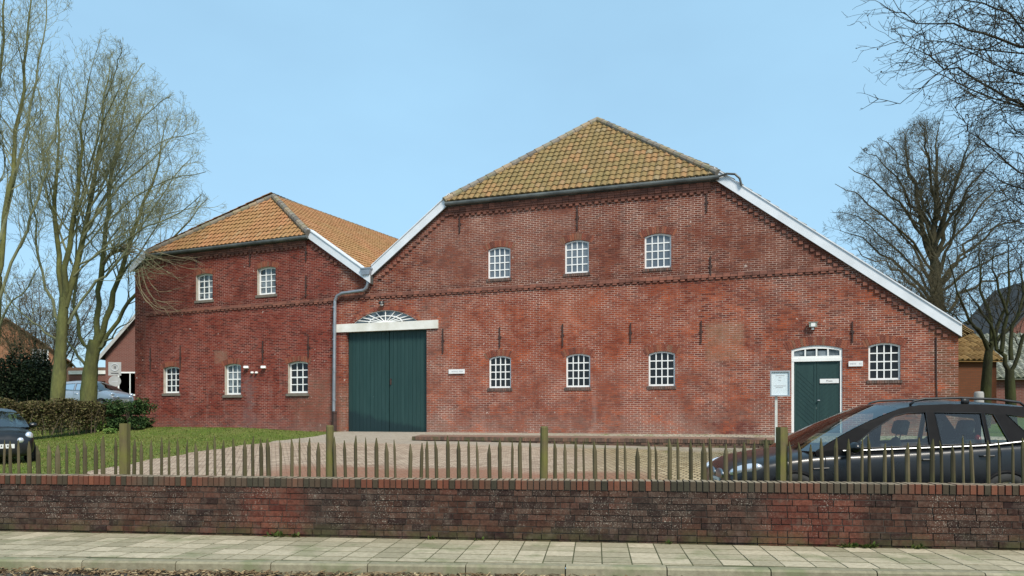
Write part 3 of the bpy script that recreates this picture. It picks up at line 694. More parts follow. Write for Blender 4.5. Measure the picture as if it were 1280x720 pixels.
e0 = Vector((wl[0] - 0.1, -0.16, WZ + 0.10)); e1 = Vector((wr[0] + 0.02, -0.16, WZ + 0.10)); ap = Vector((xw + 0.12, hT, WZ + slp * (wr[0] - xw - 0.30) + 0.10))
rf = MB(); U = (e1 - e0).normalized(); mid = (e0 + e1) / 2; V = (ap - mid).normalized(); W_ = (e1 - e0).length
pantiles(rf, e0, U, V, [(0, 0), (W_, 0), (W_ / 2, (ap - mid).length)], amp=0.036)
RL = 20.0; rise = 0.03
lo1 = Vector((VXL + 0.6, -0.12, zv - slp * 0.6 + 0.34)); eE1 = Vector((wr[0], -0.12, WZ + 0.34)); top = Vector((xw + 0.12, -0.12, ap.z))
V2 = (top - lo1).normalized(); H1 = (eE1 - lo1).length; H2 = (top - lo1).length
Ur = Vector((0, 1, rise)).normalized(); Hv = 0.75 * math.hypot(1, slp)
pantiles(rf, lo1, Ur, V2, [(0.45, 0), (RL, 0), (RL, H2), (hT + 0.12, H2), (0, H1), (0, Hv), (0.45, Hv)], nu=5, cw=0.20, rh=0.31)
lo2 = Vector((wl[0] - 1.2, -0.12, WZ - 0.42)); eE0 = Vector((wl[0], -0.12, WZ + 0.34))
V3 = (eE0 - lo2).normalized(); H1 = (eE0 - lo2).length; H2 = (top - lo2).length
pantiles(rf, lo2 + Vector((0, RL, 0)), Vector((0, -1, 0)), V3, [(0, 0), (RL, 0), (RL, H1), (RL - hT - 0.12, H2), (0, H2)], nu=4)
rf.build('roof', m_tile_wing, wing)
rc = MB(); ridge_caps(rc, e0 + Vector((0, 0, 0.06)), ap + Vector((0, 0, 0.05))); ridge_caps(rc, e1 + Vector((0.02, 0, 0.08)), ap + Vector((0, 0, 0.05)), r=0.13); ridge_caps(rc, ap + Vector((0, 0, 0.03)), ap + Vector((0, RL - hT, 0.03 + rise * (RL - hT))))
rc.build('ridge_tiles', m_ridge, wing)
gt = MB(); gt.tube([(wl[0] - 0.12, -0.20, WZ + 0.02), (wr[0] + 0.02, -0.20, WZ + 0.02)], 0.072, 10); gt.box(wl[0], wr[0], -0.13, 0.0, WZ - 0.06, WZ + 0.0)
gt.build('gutter', m_gutter, wing)
# ------------------------------------------------------------------ ground, yard, pavement, road
g = G('grass_ground'); o = g.obj(); c = g.mix(g.mr(g.noise(o, 0.7, 6, 0.7), 0.35, 0.65), (0.085, 0.125, 0.024), (0.14, 0.17, 0.045))
c = g.mix(g.mr(g.noise(o, 9, 4, 0.7), 0.45, 0.7, 0, 0.6), c, (0.10, 0.085, 0.04)); g.bump(g.noise(o, 30, 3), 0.6, 0.03)
m_ground = g.done(c, 0.95, 0, 0.1)
def lattice(vals_q, vals_w, fz):
    return [[wall_pt(q, w, fz(*wall_pt(q, w)[:2])) for w in vals_w] for q in vals_q]
qs = [-900, -500, -250, -150, -100, -70, -55] + list(np.arange(-45, 45.1, 0.75)) + [55, 70, 100, 150, 250, 500, 900]
ws = list(np.arange(0.14, 34, 0.4)) + [36, 40, 45, 52, 60, 75, 100, 150, 250, 450, 900]
mb = MB(); mb.grid(lattice(qs, ws, zg), flip=True)
tag(mb.build('ground', m_ground, smooth=True), kind='structure')
# yard of clinker and cobbles
g = G('yard_clinker'); o = g.obj(); x, y, z = g.sep(o)[0:3]
bc, fac = g.brick(g.mapping(o, (1, 1, 1), (0, 0, R(-18))), 0.21, 0.105, 0.008, 0.3)
bs = g.n('ShaderNodeSeparateColor'); g.put(bs.inputs[0], bc)
pink = g.ramp(bs.outputs[0], [(0, (0.28, 0.205, 0.15)), (0.5, (0.40, 0.305, 0.225)), (1, (0.48, 0.38, 0.285))])
bc2, fac2 = g.brick(g.mapping(o, (1, 1, 1), (0, 0, R(24))), 0.17, 0.15, 0.022, 0.5)
bs2 = g.n('ShaderNodeSeparateColor'); g.put(bs2.inputs[0], bc2)
tan = g.ramp(bs2.outputs[0], [(0, (0.30, 0.225, 0.125)), (0.5, (0.44, 0.345, 0.20)), (1, (0.54, 0.43, 0.27))])
nz = g.noise(o, 0.5, 4); wv = g.math('ADD', x, g.math('MULTIPLY', g.math('SUBTRACT', nz, 0.5), 3.0))
right = g.mr(wv, 0.6, 3.4, smooth=True)
c = g.mix(right, pink, tan); fm = g.mix(right, fac, fac2)
c = g.mix(fm, c, g.mix(right, (0.13, 0.09, 0.07), (0.085, 0.066, 0.035)))
# grey slabs before the doors, red clinker stripe nearer the street, moss at the edges
tt = g.math('ADD', g.math('MULTIPLY', x, K1 / N1), g.math('MULTIPLY', y, 1 / N1)); t0 = (XK * K1 + YK) / N1
t = g.math('ADD', g.math('SUBTRACT', tt, t0), g.math('MULTIPLY', g.math('SUBTRACT', nz, 0.5), 2.0))
c = g.mix(g.math('MULTIPLY', g.mr(t, -3.6, -2.6, smooth=True), 0.8), c, g.mix(g.noise(o, 3, 4), (0.30, 0.265, 0.215), (0.41, 0.365, 0.30)))
redk = g.math('MULTIPLY', g.rect(x, t, -5.5, 2.8, -12.5, -8.9, 0.5), 0.85)
c = g.mix(redk, c, g.mix(g.math('ADD', g.math('MULTIPLY', bs.outputs[0], .6), g.math('MULTIPLY', fac, .4)), (0.27, 0.125, 0.075), (0.20, 0.105, 0.07)))
c = g.mix(g.math('MULTIPLY', g.mr(g.noise(o, 2.2, 5, 0.7), 0.52, 0.66), g.math('MULTIPLY', g.mr(t, -6.0, -2.2), right)), c, (0.15, 0.17, 0.05))
c = g.mix(g.mr(g.noise(o, 5, 5, 0.7), 0.5, 0.75, 0, 0.45), c, g.mix(1, c, (0.55, 0.5, 0.42), 'MULTIPLY'))
g.bump(g.math('ADD', g.math('MULTIPLY', fm, -1.0), g.math('MULTIPLY', g.noise(o, 20, 3), 0.5)), 1.0, 0.05)
m_yard = g.done(c, 0.9, 0, 0.2)
bpx = [(30, 608), (60, 601), (100, 593), (150, 583), (200, 573.5), (250, 565), (300, 558), (350, 551.5), (390, 546), (412, 543)]
bnd = []
for q in bpx:
    p = gpt(*q); bnd.append((tdist(p.x, p.y), sdist(p.x, p.y)))
bnd.sort()
def left_edge(t): return float(np.interp(t, [b[0] for b in bnd], [b[1] for b in bnd]))
rows = []
for t in np.arange(bnd[0][0], 0.31, 0.3):
    a = left_edge(t) + 0.10 * math.sin(t * 3.1) + 0.06 * math.sin(t * 7.7 + 1); b = 24.0; row = []
    for i in range(60):
        s_ = a + (b - a) * i / 59; p = FM.world(s_, t)
        if wdist(p.x, p.y) < 0.15: p = wall_pt((p.x) * NW, 0.15)
        row.append((p.x, p.y, zg(p.x, p.y) + 0.02))
    rows.append(row)
mb = MB(); mb.grid(rows, flip=True); tag(mb.build('yard', m_yard, smooth=True), kind='structure')
# grass blades of the lawn
def in_lawn(X, Y):
    t, s_ = tdist(X, Y), sdist(X, Y)
    if wdist(X, Y) < 0.5: return False
    tl = ((X - XK) * K2 + (Y - YK)) / N2
    if s_ < 0 and tl > -0.05: return False
    if s_ >= 0 and t > -0.05: return False
    return s_ < left_edge(max(t, bnd[0][0])) + 0.06 or (t < bnd[0][0] and X < -5.5)
gb = MB(); vs_, fs_, ts_ = [], [], []
r2 = random.Random(3)
cnt = 0
while cnt < 42000:
    X = r2.uniform(-22, 0.5); Y = r2.uniform(9.3, 33)
    if abs(X / Y) > 0.80 or not in_lawn(X, Y): continue
    if r2.random() > min(1, 13 / Y): continue
    h = r2.uniform(0.018, 0.048) * (1.6 if r2.random() < 0.07 else 1); a = r2.uniform(0, 6.28); w = 0.007 + 0.0005 * Y
    z = zg(X, Y); dx, dy = math.cos(a) * w, math.sin(a) * w; lx, ly = r2.gauss(0, h * .5), r2.gauss(0, h * .5)
    gb.add([(X - dx, Y - dy, z - .01), (X + dx, Y + dy, z - .01), (X + lx, Y + ly, z + h)], [(0, 1, 2)], 0, r2.random()); cnt += 1
g = G('grass_blade'); c = g.ramp(g.attr(), [(0, (0.055, 0.10, 0.012)), (0.5, (0.095, 0.155, 0.018)), (0.85, (0.15, 0.19, 0.035)), (1, (0.27, 0.25, 0.10))])
c = g.mix(g.mr(g.noise(g.obj(), 0.7, 6, 0.75), 0.40, 0.60, 0, 0.9), c, g.mix(0.7, c, (0.155, 0.125, 0.05)))
m_blade = g.done(c, 0.8, 0, 0.2)
tag(gb.build('lawn_grass', m_blade, uv=False), 'short green winter lawn left of the paved drive', 'grass', kind='stuff')
# raised strip in front of the barn with its brick kerb
TS0, TS1 = FM.loc(516, 550, -1.6)[0], FM.loc(1012, 550, -1.6)[0]
m_terr = vmat('terrace_paving', (0.22, 0.125, 0.09), (0.15, 0.105, 0.075), 2.2, 0.9, bump=0.3, detail=6)
mb = MB(); P = []
for i in range(41):
    s_ = dx1 + 0.15 + (TS1 - dx1 - 0.15) * i / 40; P.append([FM.world(s_, t, (-0.11 if t < -1 else -0.05)) for t in (-1.5, -0.75, 0.01)])
mb.grid(P, flip=True); tag(mb.build('terrace', m_terr), kind='structure')
te = empty('brick_edging', FM.world(0, 0), RZ1, 'low weathered brick edging of the raised strip along the foot of the big barn', 'edging')
mb = MB(); s_ = TS0
while s_ < TS1:
    mb.box(s_ + .004, s_ + 0.066, -1.68 + rnd.uniform(-.008, .008), -1.44, -0.205, -0.09 + rnd.uniform(-.006, .006)); s_ += 0.07
m_edge = tintmat('edging_brick', [(0, (0.09, 0.065, 0.05)), (0.5, (0.16, 0.10, 0.075)), (1, (0.24, 0.13, 0.09))], 9, dirt=((0.09, 0.10, 0.035), 2.5, 0.5, 0.6))
mb.build('soldier_course', m_edge, te)
mb = MB()
for r_ in range(3):
    s_ = TS0 + (0.11 if r_ % 2 else 0)
    while s_ < TS1: mb.box(s_ + .005, min(s_ + 0.212, TS1), -1.655 + rnd.uniform(-.006, .006), -1.46, -0.275 - r_ * 0.07 + 0.006, -0.21 - r_ * 0.07); s_ += 0.22
mb.build('brick_courses', m_edge, te)

# pavement, kerb, road
m_flag = tintmat('concrete_flag', [(0, (0.285, 0.25, 0.165)), (0.35, (0.355, 0.31, 0.212)), (0.7, (0.415, 0.36, 0.25)), (1, (0.49, 0.42, 0.30))], 16, bump=0.35, dirt=((0.16, 0.17, 0.085), 1.6, 0.54, 0.6))
m_joint = vmat('pavement_bed', (0.05, 0.048, 0.026), (0.085, 0.09, 0.035), 7, 0.95)
m_kerb = tintmat('kerb_stone', [(0, (0.25, 0.225, 0.15)), (0.5, (0.31, 0.28, 0.19)), (1, (0.37, 0.33, 0.235))], 14, bump=0.4, dirt=((0.16, 0.17, 0.09), 2.0, 0.5, 0.8))
KA = 0.036                               # the kerb is not quite parallel to the wall
def kerb_w(q): return -1.72 + 0.052 * (q + 6.9) if q < 0 else -1.36 + 0.035 * q
mb = MB(); P = [[wall_pt(q, kerb_w(q) - 0.05, -0.0035), wall_pt(q, 0.05, -0.0035)] for q in np.arange(-30, 30.1, 1.0)]
mb.grid(P, m=1, flip=True)
q = -24.0
rw = random.Random(5)
while q < 24:
    wd = 0.302; off = 0
    w = -0.02; k = 0
    while True:
        w2 = w - 0.30; lim = kerb_w(q) + 0.02
        if w2 < lim: w2 = lim
        if w - w2 > 0.05:
            sk = 0.10
            pts = []
            z0 = rw.uniform(-.0008, .0025); tl = rw.uniform(-.001, .001)
            for (qq, ww) in ((q + .007, w2 + .017), (q + wd - .007, w2 + .017), (q + wd - .007, w - .017), (q + .007, w - .017)):
                pts.append(wall_pt(qq, ww, z0 + tl * (1 if qq > q + .1 else -1)))
            mb.add(pts + [p - Vector((0, 0, 0.04)) for p in pts], [(0, 1, 2, 3), (0, 4, 5, 1), (1, 5, 6, 2), (2, 6, 7, 3), (3, 7, 4, 0)], 0, rw.random() ** 0.9)
        w = w2; k += 1
        if w <= lim + 0.001: break
    q += wd
tag(mb.build('pavement', [m_flag, m_joint]), kind='structure')
mb = MB(); q = -24.3
while q < 24:
    a, b = q + .006, q + 0.994
    def kp(qq, d, z): return wall_pt(qq, kerb_w(qq) + d, z)
    jz = rw.uniform(-.004, .004)
    p = [kp(a, 0, jz), kp(b, 0, jz), kp(b, -0.115, jz), kp(a, -0.115, jz), kp(a, -0.135, -0.02), kp(b, -0.135, -0.02), kp(a, -0.14, -0.2), kp(b, -0.14, -0.2), kp(a, 0, -.2), kp(b, 0, -.2)]
    mb.add(p, [(0, 3, 2, 1), (3, 4, 5, 2), (4, 6, 7, 5), (0, 8, 6, 4, 3), (1, 2, 5, 7, 9)], 0, rw.random()); q += 1.0
tag(mb.build('kerb', m_kerb), kind='structure')
g = G('asphalt'); o = g.obj(); c = g.mix(g.mr(g.noise(o, 60, 3, 0.8), 0.4, 0.7), (0.045, 0.045, 0.043), (0.09, 0.088, 0.08)); c = g.mix(g.mr(g.noise(o, 2, 5), 0.5, 0.7, 0, 0.6), c, (0.10, 0.085, 0.06)); g.bump(g.noise(o, 90, 2), 0.5, 0.01)
m_road = g.done(c, 0.9, 0, 0.3)
mb = MB(); mb.grid([[wall_pt(q, w, -0.12 - 0.004 * max(0, -2 - w) if w > -5 else -0.13) for w in (-900, -60, -9, -5, -3, -1.0)] for q in (-900, -60, -30, -15, -7, 0, 7, 15, 30, 60, 900)], flip=True)
tag(mb.build('road', m_road), kind='structure')
# leaf litter and twigs lying in the gutter
mb = MB()
for i in range(5200):
    q = rw.uniform(-9.5, 1.0) if i % 5 else rw.uniform(1, 8); w = kerb_w(q) - 0.15 - abs(rw.gauss(0, 0.10)) - (0.25 * rw.random() if rw.random() < .25 else 0)
    p = wall_pt(q, w, -0.12 + rw.uniform(0.003, 0.05) * max(0.2, 1 - abs(w - kerb_w(q) + .2) * 2)); a = rw.uniform(0, 6.28); L = rw.uniform(0.012, 0.04); wd = L * rw.uniform(.25, .6)
    d = Vector((math.cos(a), math.sin(a), rw.uniform(-.4, .4))) * L; e = Vector((-math.sin(a), math.cos(a), rw.uniform(-.6, .6))) * wd
    if i % 9 == 0: mb.tube([p - d * 2.2, p + Vector((0, 0, .01)), p + d * 2.2 + e], 0.0035, 3, 0, rw.random())
    else: mb.add([p - d, p + e, p + d, p - e], [(0, 1, 2, 3)], 0, rw.random())
tag(mb.build('leaf_litter', tintmat('dead_leaf', [(0, (0.06, 0.035, 0.018)), (0.4, (0.16, 0.10, 0.05)), (0.75, (0.30, 0.21, 0.11)), (1, (0.46, 0.36, 0.21))], 30, bump=0), uv=False), 'brown dead leaves and twigs lying along the kerb in the gutter', 'leaf litter', kind='stuff')

# ------------------------------------------------------------------ the low brick garden wall
g = G('sooty_wall_brick'); o = g.obj(); x, y, z = g.sep(o)[0:3]
c = g.ramp(g.attr(), [(0, (0.030, 0.015, 0.013)), (0.3, (0.054, 0.025, 0.017)), (0.6, (0.076, 0.034, 0.022)), (0.88, (0.095, 0.048, 0.033)), (1, (0.11, 0.042, 0.028))])
nz = g.noise(o, 1.1, 6, 0.65); fz = g.noise(o, 24, 5, 0.7)
c = g.mix(g.mr(nz, 0.42, 0.60, 0, 0.75), c, g.mix(g.attr(), (0.030, 0.021, 0.017), (0.070, 0.048, 0.037)))
for (x0, x1) in ((2.95, 4.0), (-3.4, -2.6)):
    c = g.mix(g.math('MULTIPLY', g.rect(x, z, x0, x1, -1, 0.62, 0.18), 0.6), c, g.mix(g.attr(), (0.13, 0.034, 0.022), (0.22, 0.065, 0.04)))
c = g.mix(g.mr(fz, 0.42, 0.68, 0, 0.8), c, g.mix(1, c, (0.35, 0.33, 0.33), 'MULTIPLY'))
c = g.mix(g.mr(g.noise(o, 7, 5, 0.7), 0.5, 0.68, 0, 0.55), c, (0.12, 0.088, 0.068))
lich = g.math('MULTIPLY', g.mr(g.noise(o, 60, 4, 0.7), 0.565, 0.64), g.mr(g.noise(o, 1.7, 5, 0.75), 0.45, 0.58))
lich = g.math('MULTIPLY', lich, g.mr(z, 0.05, 0.2))
c = g.mix(g.math('MULTIPLY', lich, 0.85), c, (0.34, 0.30, 0.245))
c = g.mix(g.math('MULTIPLY', g.mr(z, 0.20, 0.02), g.mr(g.noise(o, 4, 4), 0.4, 0.6, 0, 0.6)), c, (0.07, 0.075, 0.03))
g.bump(fz, 0.55, 0.012)
m_wbrick = g.done(c, 0.9, 0, 0.2)
m_wmortar = vmat('dark_wall_mortar', (0.028, 0.023, 0.02), (0.075, 0.062, 0.05), 3, 0.95)
g = G('coping_brick'); o = g.obj(); x, y, z = g.sep(o)[0:3]
c = g.ramp(g.attr(), [(0, (0.036, 0.032, 0.022)), (0.3, (0.062, 0.046, 0.030)), (0.5, (0.11, 0.048, 0.030)), (0.8, (0.135, 0.048, 0.030)), (1, (0.18, 0.066, 0.038))])
c = g.mix(g.mr(g.noise(o, 0.8, 4), 0.46, 0.60, 0, 0.8), c, g.mix(g.attr(), (0.050, 0.046, 0.032), (0.095, 0.074, 0.052)))
geo = g.n('ShaderNodeNewGeometry'); up = g.sep(geo.outputs['Normal'])[2]
c = g.mix(g.math('MULTIPLY', g.mr(up, 0.5, 0.9), g.mr(g.noise(o, 5, 5), 0.3, 0.6, 0.5, 0.95)), c, (0.27, 0.225, 0.16))  # upward faces painted paler, a lit top put into the colour
c = g.mix(g.mr(g.noise(o, 34, 3), 0.6, 0.75, 0, 0.5), c, g.mix(1, c, (0.5, 0.48, 0.45), 'MULTIPLY'))
g.bump(g.noise(o, 30, 4), 0.4, 0.01); m_cope = g.done(c, 0.9, 0, 0.2)
gw = empty('garden_wall', (0, YW, 0), -math.atan(KW), 'low sooty brick garden wall with an upright brick coping along the pavement', 'wall')
mb = MB(); Q0, Q1 = -14.0, 14.0; CH = 0.0735
for r_ in range(9):
    z0 = -0.05 + r_ * CH
    q = Q0 + [0, 0.11, 0.055, 0.16][r_ % 4]
    hd = r_ in (2, 4, 6)
    while q < Q1:
        L = 0.228 if not hd or rw.random() < .4 else 0.113
        if rw.random() < .06: L = 0.113
        pr = rw.uniform(-.006, .006) + (0.012 if r_ in (1,) else 0); dz = rw.uniform(-.002, .002)
        mb.box(q + .005, q + L - .005, -pr, 0.10, z0 + .005 + dz, z0 + CH - .005 + dz, 0, rw.random()); q += L
mb.box(Q0, Q1, 0.009, 0.22, -0.2, 9 * CH - 0.05, 1)
mb.build('brick_courses', [m_wbrick, m_wmortar], gw)
mb = MB(); q = Q0; zc = 9 * CH - 0.05
while q < Q1:
    w = 0.0735; dz = rw.uniform(-.003, .003); pr = rw.uniform(-.004, .004); run = math.sin(q * 0.9) * .004
    b = 0.006
    y0, y1 = -0.012 - pr, 0.225
    x0, x1 = q + .007, q + w - .007; z0, z1 = zc + .006, zc + 0.118 + dz + run
    mb.add([(x0, y0, z0), (x1, y0, z0), (x1, y0, z1 - b), (x0, y0, z1 - b), (x0 + b * .5, y0 + b, z1), (x1 - b * .5, y0 + b, z1), (x1 - b * .5, y1, z1), (x0 + b * .5, y1, z1), (x0, y1, z0), (x1, y1, z0)],
           [(0, 1, 2, 3), (3, 2, 5, 4), (4, 5, 6, 7), (1, 9, 6, 5, 2), (0, 3, 4, 7, 8), (7, 6, 9, 8)], 0, rw.random()); q += w
mb.box(Q0, Q1, 0.004, 0.21, zc - 0.005, zc + 0.105, 1)
mb.build('coping', [m_cope, m_wmortar], gw)

# ------------------------------------------------------------------ paling fence behind the wall
g = G('weathered_chestnut'); o = g.obj(); s3 = g.mapping(o, (10, 10, 1.2))
c = g.ramp(g.math('ADD', g.math('MULTIPLY', g.attr(), 0.6), g.math('MULTIPLY', g.mr(g.noise(s3, 2, 5), .3, .7), 0.4)), [(0, (0.040, 0.035, 0.021)), (0.5, (0.080, 0.066, 0.036)), (1, (0.15, 0.122, 0.07))])
c = g.mix(g.mr(g.noise(o, 3, 4), 0.5, 0.65, 0, 0.7), c, (0.088, 0.084, 0.03)); g.bump(g.noise(s3, 4, 4), 0.5, 0.01); m_pale = g.done(c, 0.85, 0, 0.2)
g = G('mossy_post_wood'); o = g.obj(); s3 = g.mapping(o, (9, 9, 0.9))
c = g.mix(g.mr(g.noise(s3, 2, 5), 0.3, 0.7), (0.16, 0.13, 0.062), (0.08, 0.064, 0.034)); c = g.mix(g.mr(g.noise(o, 2.4, 4), 0.45, 0.62, 0, 0.7), c, (0.15, 0.155, 0.03)); g.bump(g.noise(s3, 5, 4), 0.5, 0.01); m_post = g.done(c, 0.85, 0, 0.2)
fence = empty('picket_fence', wall_pt(0, 0.48), -math.atan(KW), 'rustic fence of pointed mossy stakes and round posts behind the garden wall', 'fence')
def fq(x, w=0.48):
    # distance along the fence at photo column x
    X = (x - 640) / F; Y = (YW + w * NW) / (1 + KW * X); return (X * Y) * NW - w * KW
rp = random.Random(11)
posts = [156, 412, 679, 977]
pq = [fq(x) for x in posts]
for x, q in zip(posts, pq):
    mb = MB(); lean = rp.uniform(-.01, .015); h = {156: 1.40, 412: 1.38, 679: 1.37, 977: 1.365}[x]
    if x == 977 or x == 156:
        a = 0.05; mb.box(-a, a, -a, a, -0.3, h, 0, None, Matrix.Rotation(lean, 4, 'Y') @ Matrix.Rotation(0.35 if x == 977 else 0.1, 4, 'Z'))
    else:
        mb.tube([(0, 0, -.3), (lean * .5, 0, h * .5), (lean, 0, h - 0.02), (lean, 0, h)], [0.054, 0.052, 0.049, 0.042], 12)
    mb.build('post', m_post, fence).location = (q, 0, 0)
x = -8; q = fq(-14); made = 0
while made < 100:
    q += rp.gauss(0.1315, 0.007)
    if fq(1300) < q: break
    if min(abs(q - p) for p in pq) < 0.085: continue
    h = rp.gauss(1.205, 0.035) - (0.05 if q < pq[0] - 0.3 else 0); r = max(0.015, rp.gauss(0.0238, 0.005)); ln = rp.gauss(-0.012, 0.02); by = rp.gauss(0, .008)
    mb = MB(); a0 = rp.uniform(0, 1.5)
    mb.tube([(0, 0, -.15), (by * .6 + ln * .5, 0, h * .45), (ln * .8 + by, 0, h - 0.12), (ln, rp.gauss(0, .004), h - 0.0)], [r * 1.05, r, r * 0.95, r * 0.22], 7)
    bo = mb.build('picket', m_pale, fence); bo.location = (q, rp.gauss(0, .008) - .06, 0); made += 1
mb = MB()
for z in (0.35, 0.66):
    pts = [(qq, -0.025, z + 0.02 * math.sin(qq * 1.7)) for qq in np.arange(fq(-14), fq(1300), 0.4)]
    mb.tube(pts, 0.004, 4)
mb.build('wire', m_iron, fence)
print('pickets', made)

# ------------------------------------------------------------------ little weeds at the foot of the wall
m_weed = tintmat('weed_leaf', [(0, (0.05, 0.085, 0.018)), (0.5, (0.10, 0.15, 0.03)), (1, (0.18, 0.20, 0.06))], 20, bump=0)
rq = random.Random(21)
def weed(x, y, n, sz, label):
    Yw = (YW - 0.03 * NW) / (1 + KW * (x - 640) / F); X = (x - 640) / F * Yw
    mb = MB()
    for i in range(n):
        a = rq.uniform(0, 6.28); L = rq.uniform(.4, 1) * sz * 1.6; el = rq.uniform(.2, 1.3)
        d = Vector((math.cos(a) * math.cos(el), -abs(math.sin(a)) * math.cos(el) * .7, math.sin(el))) * L; s_ = d.cross(Vector((0, 0, 1))); s_ = s_.normalized() * L * rq.uniform(.12, .25)
        o_ = Vector((rq.gauss(0, sz * .6), -rq.random() * .03, 0))
        mb.add([o_, o_ + d * .55 + s_, o_ + d + Vector((0, 0, -.15 * L)), o_ + d * .55 - s_], [(0, 1, 2, 3)], 0, rq.random())
    o = mb.build('weed', m_weed, uv=False); o.location = (X, Yw, 0.0)
    tag(o, label, 'weed', 'weeds at the foot of the wall')
weed(348, 670, 34, 0.075, 'tall green weed at the foot of the wall, below the open crack')
weed(368, 673, 26, 0.06, 'pale green weed right of the tallest one at the foot of the wall')
weed(540, 672, 22, 0.055, 'small weed at the wall foot below the middle of the picket fence')
weed(600, 676, 18, 0.05, 'dry small weed at the wall foot, left of the mossy middle post')
weed(1062, 679, 40, 0.07, 'grassy green tuft at the wall foot near the black estate car')
weed(1085, 681, 40, 0.075, 'leafy bright tuft at the wall foot, second from the right')
weed(1145, 681, 26, 0.06, 'flat rosette weed at the wall foot, furthest to the right')
weed(835, 679, 22, 0.05, 'thin grassy weed at the wall foot below the right part of the fence')
# ------------------------------------------------------------------ cars
def paint(name, c, rough=0.26, metal=0.1):
    g = G(name); o = g.obj(); nz = g.noise(o, 3, 5, 0.6); z = g.sep(o)[2]
    cc = g.mix(g.math('MULTIPLY', g.mr(nz, 0.4, 0.7, 0.0, 0.25), g.mr(z, 1.0, 0.2, 0.4, 1)), c, g.mix(0.6, c, (0.06, 0.055, 0.05)))
    g.b.inputs['Coat Weight'].default_value = 0.3; g.b.inputs['Coat Roughness'].default_value = 0.18
    return g.done(cc, g.mr(nz, 0.3, 0.7, rough, rough + 0.12), metal, 0.5)
def glassmat(name, tintc, refl=1.0):
    m = bpy.data.materials.new(name); m.use_nodes = True; nt = m.node_tree; nt.nodes.clear()
    out = nt.nodes.new('ShaderNodeOutputMaterial'); mx = nt.nodes.new('ShaderNodeMixShader'); tr = nt.nodes.new('ShaderNodeBsdfTransparent'); gl = nt.nodes.new('ShaderNodeBsdfGlossy'); fr = nt.nodes.new('ShaderNodeFresnel')
    tr.inputs[0].default_value = tintc + (1,); gl.inputs['Roughness'].default_value = 0.02; fr.inputs[0].default_value = 1.8 if refl == 1 else 3.0
    nt.links.new(fr.outputs[0], mx.inputs[0]); nt.links.new(tr.outputs[0], mx.inputs[1]); nt.links.new(gl.outputs[0], mx.inputs[2]); nt.links.new(mx.outputs[0], out.inputs[0])
    return m
m_black = paint('black_car_paint', (0.006, 0.0065, 0.008))
m_silver = paint('silver_car_paint', (0.50, 0.52, 0.55), 0.3, 0.6)
m_cglass = glassmat('car_glass', (0.72, 0.82, 0.77)); m_wglass = glassmat('windscreen_glass', (0.55, 0.62, 0.62), 2)
m_rubber = vmat('tyre_rubber', (0.018, 0.018, 0.018), (0.035, 0.034, 0.032), 12, 0.85)
m_trim = vmat('black_car_trim', (0.015, 0.015, 0.016), (0.025, 0.025, 0.026), 8, 0.45)
m_wframe = vmat('black_window_frame', (0.006, 0.006, 0.007), (0.010, 0.010, 0.011), 8, 0.5, spec=0.06)
m_chrome = vmat('chrome', (0.36, 0.37, 0.39), (0.30, 0.31, 0.33), 5, 0.38, metal=1.0)
m_alloy = vmat('alloy', (0.42, 0.43, 0.45), (0.33, 0.34, 0.35), 5, 0.3, metal=0.8)
m_seat = vmat('seat_cloth', (0.06, 0.062, 0.065), (0.10, 0.10, 0.10), 14, 0.9)
m_lamp = vmat('headlamp_reflector', (0.78, 0.80, 0.84), (0.62, 0.65, 0.70), 9, 0.12, metal=0.55, spec=0.8)
m_red = vmat('tail_lamp_red', (0.30, 0.015, 0.012), (0.22, 0.01, 0.01), 5, 0.2)
m_plate = vmat('plate_white', (0.74, 0.74, 0.72), (0.62, 0.62, 0.60), 5, 0.5)
def ip(pts, x): return float(np.interp(x, [p[0] for p in pts], [p[1] for p in pts]))
SUV = dict(st=[(2.19, .55, .40, .58, .62), (2.13, .74, .32, .67, .75), (2.0, .84, .27, .76, .85), (1.7, .90, .25, .84, .92), (1.2, .92, .25, .91, .99), (.95, .925, .25, .93, 1.01), (0, .93, .25, .97, 1.0), (-1, .93, .25, 1.03, 1.05), (-1.9, .90, .28, 1.09, 1.10), (-2.2, .84, .34, 1.08, 1.09), (-2.285, .70, .44, .95, 1.0)],
    roof=[(-2.10, 1.50), (-1.85, 1.555), (-1.3, 1.595), (-.8, 1.60), (-.4, 1.585), (-.12, 1.54)],
    a=(1.10, .965), rear=[(-2.16, 1.12), (-2.10, 1.50)], yb=.865, yt=.665, crown=.055, cowl=1.26,
    wins=[[(.63, 1.005), (-.44, 1.045), (-.46, 1.485), (-.20, 1.475), (-.03, 1.435), (.30, 1.25)], [(-.60, 1.05), (-1.20, 1.075), (-1.20, 1.475), (-.58, 1.485)], [(-1.25, 1.077), (-1.50, 1.09), (-1.37, 1.46), (-1.25, 1.472)], [(-1.80, 1.16), (-2.08, 1.18), (-2.02, 1.40), (-1.54, 1.455)]],
    wx=(1.38, -1.42), wr=.345, ww=.23, doors=(.98, -.53, -1.34), handles=(-.36, -1.16), rails=True, lamps='wedge', seats=(-.15, -1.05))
